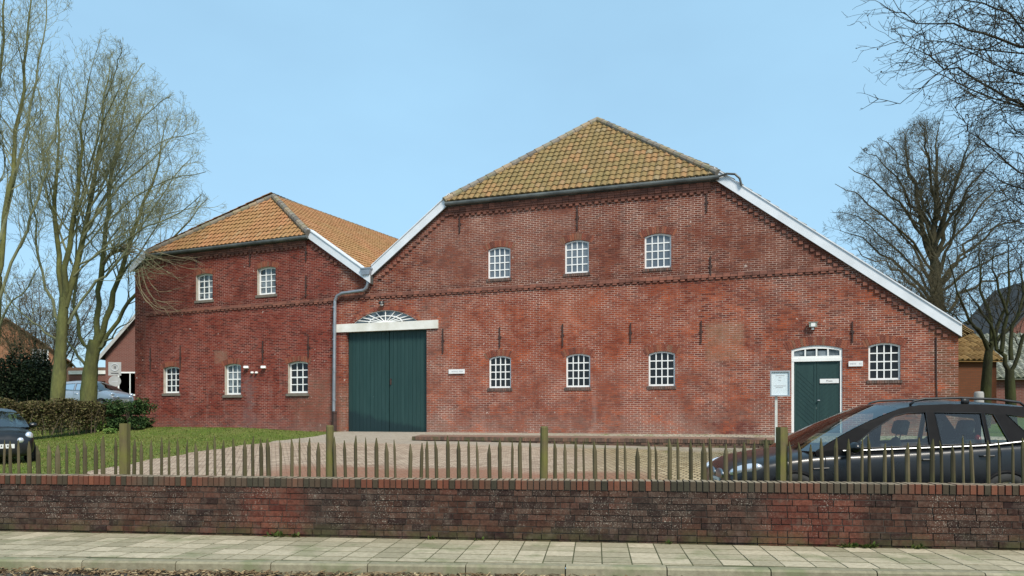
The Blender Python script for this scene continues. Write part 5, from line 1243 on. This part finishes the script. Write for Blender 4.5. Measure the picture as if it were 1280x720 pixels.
def house(name, lab, p, rz, w, d, hw, hr, mwall, mroof, gable_front=True, wins=(), ov=.35, boards=None, tile=False, zlow=1.5):
    r = empty(name, p, rz, lab, 'house'); mb = MB()
    if gable_front: poly = [(-w / 2, -zlow), (w / 2, -zlow), (w / 2, hw), (0, hr), (-w / 2, hw)]; mb.prism(poly, 0, d)
    else:
        for y0, y1 in ((0, .3), (d - .3, d)): mb.box(-w / 2, w / 2, y0, y1, -zlow, hw)
        for x0 in (-w / 2, w / 2 - .3):
            mb.add([(x0, 0, -zlow), (x0 + .3, 0, -zlow), (x0 + .3, 0, hw), (x0, 0, hw), (x0, d, -zlow), (x0 + .3, d, -zlow), (x0 + .3, d, hw), (x0, d, hw), (x0, d / 2, hr), (x0 + .3, d / 2, hr)], [(0, 1, 2, 3), (5, 4, 7, 6), (0, 3, 8, 7, 4), (1, 5, 6, 9, 2), (2, 9, 8, 3), (6, 7, 8, 9)])
    mb.build('wall', mwall, r)
    mb = MB(); t = .14
    if gable_front:
        for s_ in (1, -1):
            sl = (hr - hw) / (w / 2); x1 = s_ * (w / 2 + ov); z1 = hw - sl * ov
            mb.prism([(0, hr), (x1, z1), (x1, z1 + t), (0, hr + t)], -ov, d + ov)
    else:
        sl = (hr - hw) / (d / 2)
        if tile:
            L = math.hypot(d / 2 + ov, hr - hw + sl * ov); V = Vector((0, d / 2 + ov, hr - hw + sl * ov)).normalized()
            pantiles(mb, Vector((-w / 2 - ov, -ov, hw - sl * ov + .05)), Vector((1, 0, 0)), V, [(0, 0), (w + 2 * ov, 0), (w + 2 * ov, L), (0, L)], cw=.25, rh=.36, amp=.085)
        for a, b in (((-ov), d / 2), ((d + ov), d / 2)):
            za = hw - sl * ov
            q = [(-w / 2 - ov, a, za), (w / 2 + ov, a, za), (w / 2 + ov, b, hr), (-w / 2 - ov, b, hr)]
            dz = 0 if tile else .1
            mb.add(q + [(x, y, z + .02 + dz) for x, y, z in q], [(0, 1, 2, 3), (4, 7, 6, 5), (0, 4, 5, 1), (1, 5, 6, 2), (2, 6, 7, 3), (3, 7, 4, 0)])
    mb.build('roof', mroof, r)
    for x0, x1, z0, z1, cols, rows in wins:
        make_window(r, x0, x1, z0, z1, 0.0, -.03, cols, rows, m_pane_mix if cols < 3 else m_pane, fr=.09, bar=.06)
    if boards:
        for s_ in (1, -1):
            sl = (hr - hw) / (w / 2); mb = MB(); x1 = s_ * (w / 2 + ov); a = (0, hr + t); b = (x1, hw - sl * ov + t)
            board(mb, a, b, .30, -ov - .05, -ov - .004); mb.build('barge_board', boards, r)
    return r
p = wpt(8, 470, 62); house('house', 'orange brick house with one small white window, far left behind the dark bush', (p.x, 62, 2.0), R(28), 8.6, 10, 4.4, 7.6, m_orange, m_brownroof, True, [(1.85, 3.0, 3.35, 5.2, 2, 2)])
r = empty('garage', wpt(62, 0, 55).xy.to_3d() + Vector((0, 0, 1.8)), R(-6), 'low garage with a brown sloping roof between the orange house and the carport', 'garage')
mb = MB(); mb.box(-4, 4.2, .3, 6, -1, 1.95); mb.build('wall', m_rust, r)
mb = MB(); mb.prism([(-4.4, 1.95), (4.6, 1.95), (4.3, 3.3), (-4.1, 3.3)], 0, 6); mb.build('roof', m_brownroof, r)
mb = MB(); mb.box(-3.2, -.6, .26, .34, -.8, 1.6); mb.box(.4, 3.2, .26, .34, -.8, 1.6); mb.build('garage_door', m_darkroof, r)
p = wpt(128, 470, 52); r = empty('carport', (p.x, 52, 1.9), R(-8), 'dark red carport with a white fascia behind the silver car', 'carport')
mb = MB(); mb.box(-2.6, 3, 0, 5, 2.55, 2.62); mb.box(-2.6, 3, -.06, 0, 2.55, 2.80); mb.build('fascia', m_white, r)
mb = MB(); mb.box(-2.6, 3, 0.02, 5, 2.05, 2.54); mb.build('roof', m_redh, r)
mb = MB(); mb.box(-2.6, 3, 4.9, 5.1, -1, 2.06); mb.build('wall', m_darkroof, r)
for x in (-2.4, .4, 2.8):
    mb = MB(); mb.box(x - .08, x + .08, .1, .26, -1, 2.06); mb.build('post', m_brownroof, r)
m_oldboard = vmat('grey_board', (0.46, 0.45, 0.43), (0.36, 0.35, 0.33), 4, 0.6)
p = wpt(188, 470, 46); house('house', 'dark red brick house with white gable boards and a white window, beside the barn wing', (p.x, 46, 2.0), R(0), 5.6, 9, 3.35, 6.6, m_redh, m_darkroof, True, [(-2.02, -.5, .75, 2.25, 2, 1)], ov=.3, boards=m_oldboard)
r_ = bpy.data.objects[-1] if False else None
# right side
p = wpt(1213, 470, 31); house('outbuilding', 'rust coloured brick outbuilding with a yellow pantile roof, right of the barn', (p.x + .0, 31, .9), R(4), 2.3, 4.5, 3.0, 4.6, m_rust, m_yellowtile, False, (), ov=.2, tile=True)
p = wpt(1300, 470, 35); house('house', 'low red house with a lichen grey tiled roof at the right edge', (p.x + 1.1, 35, 1.1), R(-16), 7.0, 6.5, 2.35, 4.6, m_redh, m_lichroof, False, (), ov=.3, tile=True)
p = wpt(1330, 470, 48); house('house', 'dark gabled house rising behind the lichen grey roof at the right edge', (p.x, 48, 1.3), R(-6), 9.5, 8, 4.2, 9.6, m_redh, m_darkroof, True, ())
# traffic signs by the far lane
p = wpt(143.5, 480, 44); sz = zg(p.x, 44) + .6
r = empty('traffic_sign', (p.x, 44, sz), R(20), 'square and round white traffic signs on one grey post beyond the hedge', 'traffic sign')
hs = wpt(143, 461, 44).z - sz; h2 = wpt(143, 476.5, 44).z - sz
mb = MB(); mb.tube([(0, .03, -.5), (0, .03, hs + .4)], .035, 8); mb.build('post', m_alu, r)
mb = MB(); mb.box(-.34, .34, -.012, .0, hs - .40, hs + .40); m_oldsign = vmat('dull_sign', (0.42, 0.42, 0.41), (0.34, 0.34, 0.33), 4, 0.5); o = mb.build('sign_panel', m_oldsign, r)
mb = MB(); mb.tube([(.2 * math.cos(2 * math.pi * k / 24), -.016, hs + .08 + .2 * math.sin(2 * math.pi * k / 24)) for k in range(25)], .03, 6); mb.build('ring', m_faint, o)
mb = MB(); mb.box(-.2, .2, -.018, -.013, hs - .29, hs - .24); mb.box(-.05, -.01, -.018, -.013, hs - .0, hs + .16); mb.box(.02, .06, -.018, -.013, hs - .0, hs + .16); mb.build('lettering', m_ink, o)
mb = MB(); mb.lathe([(0.01, -.012), (.33, -.012), (.33, 0), (0.01, 0)], 'y', (0, 0, h2), 24); o = mb.build('sign_disc', m_oldsign, r)
mb = MB(); mb.box(-.16, .16, -.018, -.013, h2 - .05, h2 + .0); mb.build('lettering', m_faint, o)
p = wpt(118, 490, 41); sv.location = (p.x, 41, wpt(118, 477.5, 41).z - 1.43 * 1.12); sv.rotation_euler = (0, 0, R(-14))
# ------------------------------------------------------------------ bare winter trees
def barkmat(name, a, b, scale=3.0):
    g = G(name); o = g.obj(); s_ = g.mapping(o, (1, 1, .35)); c = g.mix(g.mr(g.noise(s_, scale, 6, 0.65), .35, .65), a, b); g.bump(g.noise(s_, scale * 5, 5, .7), .9, .04)
    return g.done(c, 0.9, 0, 0.15)
m_algae = barkmat('algae_green_bark', (0.175, 0.18, 0.062), (0.085, 0.085, 0.04)); m_algtwig = barkmat('green_brown_twig', (0.225, 0.235, 0.13), (0.145, 0.15, 0.085))
m_dkbark = barkmat('dark_oak_bark', (0.10, 0.088, 0.05), (0.055, 0.048, 0.03)); m_dktwig = barkmat('dark_twig', (0.055, 0.048, 0.03), (0.03, 0.028, 0.02)); m_oaktwig = barkmat('oak_twig', (0.115, 0.10, 0.06), (0.065, 0.058, 0.038))
m_mossbark = barkmat('moss_dark_bark', (0.050, 0.055, 0.020), (0.026, 0.024, 0.016)); m_browntwig = barkmat('brown_twig', (0.115, 0.095, 0.055), (0.065, 0.056, 0.034))
def px3(pts, Y, dy):
    n = len(pts); return [wpt(x, y, Y + dy * (i / max(1, n - 1)) ** 1.3) for i, (x, y) in enumerate(pts)]
def smooth_path(P, n=3):
    out = []
    for i in range(len(P) - 1):
        p0, p1, p2, p3 = P[max(0, i - 1)], P[i], P[i + 1], P[min(len(P) - 1, i + 2)]
        for k in range(n):
            t = k / n; out.append(0.5 * ((2 * p1) + (p2 - p0) * t + (2 * p0 - 5 * p1 + 4 * p2 - p3) * t * t + (3 * p1 - p0 - 3 * p2 + p3) * t ** 3))
    return out + [P[-1]]
class Tree:
    def __init__(s, seed, thin=.46, dm=1.15, cm=1.2, up=(.10, .10, .06), wig=(.09, .13, .18, .24), env=None, n=(6, 5, 4), lr=(.56, .56, .58), rmin=.0045, ang=(38, 42, 45)):
        s.rg = random.Random(seed); s.thin, s.dm, s.cm = thin, dm, cm; s.up, s.wig, s.env, s.nc, s.lr, s.rmin, s.ang = up, wig, env, n, lr, rmin, ang; s.tr = MB(); s.cr = MB(); s.buds = MB(); s.tips = []
    def inside(s, p):
        if not s.env: return True
        c, r = s.env; return ((p.x - c.x) / r.x) ** 2 + ((p.y - c.y) / r.y) ** 2 + ((p.z - c.z) / r.z) ** 2 < 1
    def child_dir(s, d, ang):
        rg = s.rg; ax = d.orthogonal().normalized(); ax = Matrix.Rotation(rg.uniform(0, 6.283), 3, d) @ ax
        return (Matrix.Rotation(R(ang) * rg.uniform(.7, 1.25), 3, ax) @ d).normalized()
    def limb(s, pts, r0, r1, dens=2.0, clen=2.2, t0=.25, spawn=True, wig=0.0):
        if spawn: r0 *= s.thin; dens *= s.dm; clen *= s.cm; r1 *= .7
        P = smooth_path([Vector(p) for p in pts])
        rg = s.rg; L = [0]
        for a, b in zip(P, P[1:]): L.append(L[-1] + (b - a).length)
        T = L[-1]
        if wig: P = [p + Vector((rg.gauss(0, wig), rg.gauss(0, wig), rg.gauss(0, wig))) if 0 < i else p for i, p in enumerate(P)]
        rad = [(r1 + (r0 - r1) * (1 - l / T) ** .9) * rg.uniform(.92, 1.10) for l in L]
        (s.tr if r0 > .07 else s.cr).tube(P, rad, 10 if r0 > .2 else 7, cap=False)
        if not spawn: return
        n = int(T * dens)
        for i in range(n):
            u = t0 + (1 - t0) * (i + rg.random()) / n; l = u * T
            k = max(j for j in range(len(L)) if L[j] <= l + 1e-6); k = min(k, len(P) - 2)
            f = (l - L[k]) / max(1e-6, L[k + 1] - L[k]); p = P[k].lerp(P[k + 1], f); d = (P[k + 1] - P[k]).normalized()
            s.branch(p, s.child_dir(d, s.ang[0]), clen * rg.uniform(.6, 1.2) * (1.05 - .5 * u), max(s.rmin * 2.2, rad[k] * .36), 0)
        s.branch(P[-1], (P[-1] - P[-2]).normalized(), clen * .6, r1, 0)
    def branch(s, p, d, L, r, lvl):
        rg = s.rg
        if L < .12 or not s.inside(p): return
        seg = (6, 4, 3, 2)[lvl]; pts = [p]; st = L / seg; w = s.wig[lvl]; up = s.up[min(lvl, len(s.up) - 1)]
        r1 = max(s.rmin * .7, r * .30); r = max(r, s.rmin)
        for i in range(seg):
            d = (d + Vector((rg.gauss(0, w), rg.gauss(0, w), rg.gauss(0, w) + up))).normalized(); q = pts[-1] + d * st
            if not s.inside(q) and i > 0: break
            pts.append(q)
        n = len(pts)
        if n < 2: return
        s.cr.tube(pts, [r + (r1 - r) * i / (n - 1) for i in range(n)], 5 if r > .03 else 3, cap=False, tint=.5)
        if lvl < 3:
            nc = s.nc[lvl]; nc = max(1, int(nc * min(1.3, L / (1.6, .9, .5)[lvl]) + rg.random()))
            for i in range(nc):
                u = .18 + .82 * (i + rg.random()) / nc; k = min(n - 2, int(u * (n - 1))); f = u * (n - 1) - k; q = pts[k].lerp(pts[k + 1], min(1, f))
                dd = (pts[k + 1] - pts[k]).normalized(); s.branch(q, s.child_dir(dd, s.ang[min(2, lvl + 1)]), L * s.lr[lvl] * rg.uniform(.7, 1.25) * (1.1 - .45 * u), r * .5, lvl + 1)
        else: s.tips.append((pts[-1], d))
    def finish(s, name, lab, mt, mc, buds=None, group=None, base=None):
        b = base; r = empty(name, b, 0, lab, 'tree', group); X = Matrix.Translation(-Vector(b))
        s.tr.build('trunk', mt, r, smooth=True, xf=X, uv=False); s.cr.build('crown', mc, r, xf=X, uv=False)
        if s.buds.f: s.buds.build('seed_clusters', buds, r, xf=X, uv=False)
        print(name, len(s.cr.f)); return r
def env_px(x, y, Y, rx, ry, rd): return (wpt(x, y, Y), Vector((rx / F * Y, rd, ry / F * Y)))
# A: green stemmed tree
Y = 29.5; T = Tree(31, env=env_px(122, 265, Y, 146, 218, 6.5), n=(5, 4, 3), up=(.12, .10, .05))
T.limb(px3([(70, 525), (74, 470), (77, 420), (80, 372)], Y, 0), .29, .16, spawn=False)
for pts, dy, r0, dn, cl in [
    ([(80, 380), (74, 320), (68, 250), (72, 170), (76, 100)], .8, .24, 2.4, 2.0), ([(80, 380), (86, 310), (98, 240), (104, 160), (112, 88)], -1.5, .26, 2.4, 2.1),
    ([(82, 384), (100, 310), (118, 230), (128, 150), (135, 75)], 1.0, .28, 2.6, 2.3), ([(86, 405), (112, 362), (142, 335), (172, 290), (207, 240), (236, 200)], -.8, .13, 2.3, 2.0),
    ([(78, 405), (58, 360), (45, 300), (36, 220), (38, 135)], -1.0, .13, 2.2, 2.0), ([(76, 428), (50, 408), (26, 392), (2, 360)], -1.0, .10, 2.0, 1.5),
    ([(104, 295), (135, 240), (162, 185), (178, 128)], 2.5, .10, 2.6, 2.2), ([(106, 285), (150, 235), (192, 200), (222, 160)], .5, .10, 2.6, 2.1),
    ([(100, 330), (150, 305), (205, 275), (252, 245)], -2.0, .09, 2.4, 1.8), ([(90, 330), (60, 250), (52, 170), (50, 110)], 2.5, .09, 2.2, 2.0), ([(100, 260), (120, 180), (150, 110)], -3, .08, 2.4, 1.9),
    ([(92, 345), (140, 300), (200, 268), (262, 258)], 1.5, .07, 2.6, 1.5), ([(100, 315), (150, 262), (210, 225), (256, 215)], -2.5, .07, 2.6, 1.6), ([(102, 300), (140, 235), (195, 180), (240, 168)], 1.0, .07, 2.6, 1.7),
    ([(106, 280), (140, 205), (180, 145), (212, 122)], -1.5, .07, 2.6, 1.7), ([(110, 250), (135, 165), (165, 100), (182, 78)], 1.8, .07, 2.6, 1.7), ([(108, 240), (125, 150), (145, 85), (152, 58)], -2, .07, 2.6, 1.7)]:
    T.limb(px3(pts, Y, dy), r0, .018, dn, cl, wig=.04)
T.finish('bare_tree', 'tall bare tree with a straight yellow green stem in front of the hedge', m_algae, m_algtwig, base=wpt(70, 525, Y))
# B: forked tree behind it, with hanging twigs over the wing
Y = 32.5; T = Tree(32, env=env_px(150, 290, Y, 124, 200, 6.5), n=(5, 4, 3), up=(.12, .08, .04))
T.limb(px3([(110, 525), (111, 490), (114, 455), (119, 425)], Y, 0), .36, .24, spawn=False)
for pts, dy, r0, dn, cl in [
    ([(119, 432), (122, 380), (128, 330), (135, 260), (148, 180), (160, 110)], .6, .30, 2.2, 2.1), ([(121, 430), (138, 382), (152, 340), (168, 290), (190, 230), (205, 160)], -.6, .30, 2.2, 2.0),
    ([(121, 440), (145, 402), (170, 365), (196, 325), (228, 285), (254, 252)], -1.0, .22, 2.0, 1.8), ([(112, 440), (102, 420), (96, 385), (92, 330), (95, 260)], -.5, .18, 2.0, 1.9),
    ([(108, 458), (94, 438), (80, 420), (64, 392)], -1.2, .13, 1.8, 1.5), ([(122, 436), (138, 422), (152, 408), (165, 398)], -1.5, .10, 1.6, 1.0), ([(150, 345), (185, 300), (215, 240)], 2.0, .09, 2.3, 1.8)]:
    T.limb(px3(pts, Y, dy), r0, .02, dn, cl, wig=.05)
r = T.finish('bare_tree', 'forked bare tree with a rugged trunk and twigs hanging before the barn wing', m_algae, m_algtwig, base=wpt(110, 525, Y))
rg = random.Random(77); mb = MB()
for i in range(14):
    if i < 8: a, e = (rg.uniform(152, 182), rg.uniform(304, 320)), (rg.uniform(205, 256), rg.uniform(322, 350)); pw = rg.uniform(1.2, 2.4)
    else: a, e = (rg.uniform(166, 178), rg.uniform(322, 345)), (rg.uniform(188, 228), rg.uniform(362, 396)); pw = rg.uniform(1.8, 3.2)
    Yd = rg.uniform(29.3, 30.6); P = []; upk = rg.uniform(0, 9)
    for k in range(10):
        t = k / 9; P.append(wpt(a[0] + (e[0] - a[0]) * t ** (1.0 if i < 8 else 1.25) + 1.2 * math.sin(i * 2.1 + 5 * t), a[1] + (e[1] - a[1]) * (1 - (1 - t) ** pw) - upk * max(0, t - .7) / .3 * .5 + 1.0 * math.sin(i * 1.3 + 6 * t), Yd))
    mb.tube(P, [.017 - .0013 * k for k in range(10)], 5)
    for _ in range(2):
        k = rg.randint(3, 8); q = P[k]; d = (P[k + 1] - P[k]).normalized(); mb.tube([q, q + d * .3 + Vector((rg.uniform(-.1, .2), rg.uniform(-.1, .1), rg.uniform(-.1, .1))), q + d * .65 + Vector((rg.uniform(0, .4), 0, rg.uniform(-.3, .25)))], [.010, .008, .004], 4)
for i in range(5): mb.tube([wpt(128 + i * 3, 330 - 4 * i, 31.8), wpt(146 + 3 * i, 306 + 2 * i, 30.8), wpt(160 + 4 * i, 306 + 3 * i, 30.0)], [.05, .04, .022], 6)
mb.build('hanging_twigs', barkmat('pale_twig', (0.30, 0.25, 0.155), (0.20, 0.165, 0.10)), r, xf=Matrix.Translation(-wpt(110, 525, 32.5)))
# C: tree at the left edge
Y = 26.0; T = Tree(33, env=env_px(-10, 190, Y, 104, 330, 5.5), n=(5, 4, 3), up=(.14, .10, .05))
T.limb(px3([(-14, 540), (-8, 430), (-4, 345)], Y, 0), .24, .15, spawn=False)
for pts, dy, r0, dn, cl in [
    ([(-4, 350), (8, 270), (18, 190), (28, 110), (36, 30), (42, -40)], .5, .22, 2.3, 2.0), ([(-4, 350), (-8, 250), (-2, 150), (4, 50), (8, -50)], -.8, .22, 2.2, 2.0),
    ([(-4, 385), (15, 330), (40, 270), (58, 210), (70, 150), (72, 95)], -1.0, .13, 2.2, 1.7), ([(0, 300), (20, 215), (40, 130), (54, 50), (60, -20)], 1.5, .12, 2.3, 1.8), ([(-4, 360), (-40, 280), (-60, 180), (-60, 60)], 0, .14, 1.6, 1.9), ([(-6, 420), (12, 385), (34, 360), (50, 330)], -1, .09, 2, 1.3)]:
    T.limb(px3(pts, Y, dy), r0, .018, dn, cl, wig=.04)
T.finish('bare_tree', 'bare tree at the left edge with its trunk half out of the picture', m_algae, m_algtwig, base=wpt(-14, 540, Y))
# D: the great round tree behind the barn
Y = 44.0; T = Tree(34, env=env_px(1172, 290, Y, 134, 146, 7), n=(5, 4, 3), up=(.05, .04, .02), rmin=.006, ang=(40, 44, 46))
T.limb(px3([(1174, 480), (1173, 420), (1171, 370), (1168, 325)], Y, 0), .44, .26, spawn=False)
rg = random.Random(8)
T.limb(px3([(1168, 330), (1166, 290), (1172, 245), (1170, 200), (1176, 152)], Y, .5), .46, .02, 2.0, 2.4, t0=.2, wig=.06)
T.limb(px3([(1169, 330), (1180, 285), (1190, 240), (1206, 195), (1212, 158)], Y, -1.5), .36, .02, 2.0, 2.4, t0=.2, wig=.06)
T.limb(px3([(1167, 328), (1152, 290), (1146, 245), (1134, 200), (1128, 162)], Y, 1.5), .36, .02, 2.0, 2.4, t0=.2, wig=.06)
for ex, ey, sy in [(1044, 262, 372), (1048, 236, 345), (1062, 210, 330), (1080, 190, 312), (1100, 172, 300), (1150, 150, 275), (1234, 170, 300), (1258, 192, 318), (1280, 222, 335), (1298, 262, 352), (1050, 290, 385), (1066, 312, 392), (1300, 300, 372), (1290, 330, 392), (1112, 230, 345), (1228, 225, 350), (1092, 262, 366), (1250, 270, 370)]:
    sx = 1171 + rg.uniform(-3, 3); dx, dy = ex - sx, ey - sy
    T.limb(px3([(sx, sy), (sx + dx * .16, sy + dy * .26), (sx + dx * .46, sy + dy * .62), (sx + dx * .76, sy + dy * .88), (ex, ey)], Y, rg.uniform(-5, 5)), rg.uniform(.17, .27), .02, 1.6, 2.3, t0=.22, wig=.10)
T.finish('bare_tree', 'great bare tree with a round crown rising behind the right slope of the barn', m_dkbark, m_oaktwig, base=wpt(1174, 470, Y))
# E: overhanging branches of a tree beyond the right edge
Y = 13.0; T = Tree(35, env=None, n=(5, 4, 3), up=(.02, .02, .01), wig=(.16, .22, .26, .3), rmin=.0038, ang=(42, 48, 50), lr=(.6, .6, .6), thin=.75, dm=1.2, cm=1.35)
T.limb(px3([(1520, 620), (1500, 400), (1480, 200), (1465, 20), (1455, -200)], Y, 0), .26, .12, spawn=False)
for pts, dy, r0, dn, cl in [
    ([(1474, 150), (1360, 85), (1290, 60), (1230, 40), (1170, 30), (1115, 14)], -.5, .060, 4.5, .95), ([(1478, 210), (1360, 175), (1285, 135), (1220, 100), (1165, 72), (1120, 52)], .6, .055, 4.5, .9),
    ([(1484, 270), (1380, 255), (1305, 228), (1258, 206), (1222, 172), (1198, 150)], 0, .050, 4.5, .85), ([(1468, 60), (1370, 5), (1290, -12), (1220, -8), (1150, -10)], .9, .055, 4.5, .9),
    ([(1255, 50), (1205, 72), (1160, 104), (1124, 127), (1088, 118)], .3, .016, 4.5, .40), ([(1486, 320), (1390, 335), (1325, 310), (1284, 268), (1246, 236)], -.4, .035, 4, .75), ([(1474, 120), (1380, 130), (1300, 105), (1250, 88), (1200, 120)], 1.2, .035, 4.5, .8),
    ([(1300, 60), (1260, 20), (1210, 2), (1160, -14)], -1, .025, 4.5, .7), ([(1486, 300), (1400, 270), (1320, 270), (1280, 290), (1250, 310)], .8, .035, 4, .7)]:
    T.limb(px3(pts, Y, dy), r0, .006, dn, cl, t0=.2, wig=.03)
rx = random.Random(44)
for ex, ey in [(1190, 60), (1210, 120), (1232, 150), (1245, 190), (1180, 95), (1140, 45), (1230, 270), (1262, 300), (1215, 215), (1256, 250), (1130, 78), (1200, 12), (1250, 20)]:
    sy = ey + rx.uniform(20, 110); sx = rx.uniform(1330, 1420); T.limb(px3([(1480, sy + 60), (sx, sy), (sx * .5 + ex * .5, (sy + ey) / 2 + rx.uniform(-18, 10)), (ex + 25, ey + 4), (ex, ey)], Y, rx.uniform(-1.5, 1.8)), .034, .005, 5.4, .85, t0=.2, wig=.03)
rg = random.Random(15)
for p, d in rg.sample(T.tips, min(len(T.tips), 5200)):
    for _ in range(rg.choice((1, 1, 2))): T.buds.ellipsoid(p + Vector((rg.gauss(0, .01), rg.gauss(0, .01), rg.gauss(0, .01))), (.011, .011, rg.uniform(.012, .02)), 5, 3)
T.finish('overhanging_tree', 'bare branches with dark seed clusters reaching in from a tree beyond the right edge', m_dkbark, m_dktwig, m_dktwig, base=wpt(1520, 620, Y))
# F, G: two small pollards before the outbuildings
Y = 26.5; T = Tree(36, env=env_px(1235, 360, Y, 72, 100, 2.6), n=(4, 4, 3), up=(.10, .06, .03), wig=(.2, .26, .3, .3), rmin=.0045)
T.limb(px3([(1231, 535), (1233, 480), (1236, 438)], Y, 0), .19, .13, spawn=False)
for pts, dy in [([(1236, 440), (1226, 414), (1206, 388), (1192, 350), (1188, 315)], -.5), ([(1236, 440), (1240, 400), (1226, 362), (1228, 300)], .5), ([(1238, 440), (1254, 398), (1262, 345), (1256, 295)], -.4), ([(1236, 432), (1216, 408), (1200, 402), (1182, 385)], .8), ([(1238, 430), (1262, 410), (1285, 372), (1296, 330)], .6)]:
    T.limb(px3(pts, Y, dy), .165, .014, 3.2, 1.2, wig=.05)
T.finish('small_tree', 'small dark mossy tree in front of the yellow tiled outbuilding', m_mossbark, m_dktwig, base=wpt(1231, 535, Y))
Y = 25.0; T = Tree(37, env=env_px(1268, 370, Y, 66, 95, 2.4), n=(4, 4, 3), up=(.10, .06, .03), wig=(.2, .26, .3, .3), rmin=.0045)
T.limb(px3([(1265, 535), (1263, 490), (1262, 462)], Y, 0), .18, .13, spawn=False)
for pts, dy in [([(1262, 466), (1249, 432), (1236, 402), (1216, 372), (1206, 345)], .4), ([(1262, 466), (1277, 432), (1291, 400), (1300, 350)], -.4), ([(1264, 450), (1268, 410), (1282, 350), (1276, 310)], .5), ([(1252, 440), (1258, 392), (1248, 350), (1240, 315)], -.5)]:
    T.limb(px3(pts, Y, dy), .165, .014, 3.2, 1.2, wig=.05)
T.finish('small_tree', 'small dark forked tree nearest the right edge, before the lichen grey roof', m_mossbark, m_dktwig, base=wpt(1265, 535, Y))
# H: twiggy thicket behind the barn's low eaves
Y = 36.0; T = Tree(38, env=env_px(1150, 390, Y, 92, 98, 4), n=(5, 4, 3), up=(.08, .04, .0), wig=(.16, .2, .26, .3), rmin=.0055)
for k in range(13):
    ex = 1075 + 12 * k + rg.uniform(-6, 6); ey = 325 + abs(ex - 1140) * .35 + rg.uniform(-12, 20)
    T.limb(px3([(1158 + rg.uniform(-8, 8), 500), (1156 + (ex - 1156) * .35, 430), (1156 + (ex - 1156) * .75, 365 + .2 * (ey - 340)), (ex, ey)], Y, rg.uniform(-2.5, 2.5)), .09, .016, 2.2, 1.9, t0=.3, wig=.08)
T.finish('bare_tree', 'brown twiggy many stemmed small tree just behind the low end of the barn roof', m_browntwig, m_browntwig, base=wpt(1158, 500, Y))
# I: thicket of the gardens far left, seen between the stems
Y = 50.0; T = Tree(39, env=env_px(52, 405, Y, 92, 82, 5), n=(5, 4, 3), up=(.08, .04, .0), wig=(.14, .2, .26, .3), rmin=.007)
rg = random.Random(51)
for k in range(15):
    ex = -30 + 12 * k + rg.uniform(-6, 6); ey = 340 + abs(ex - 50) * .35 + rg.uniform(-12, 20)
    T.limb(px3([(52 + rg.uniform(-10, 10), 500), (52 + (ex - 52) * .4, 450), (52 + (ex - 52) * .78, 390 + .2 * (ey - 340)), (ex, ey)], Y, rg.uniform(-3, 3)), .13, .02, 2.0, 1.9, t0=.3, wig=.1)
T.finish('bare_tree', 'far bare garden tree spreading low twigs before the orange house, behind the hedge', m_browntwig, m_browntwig, base=wpt(52, 500, Y))
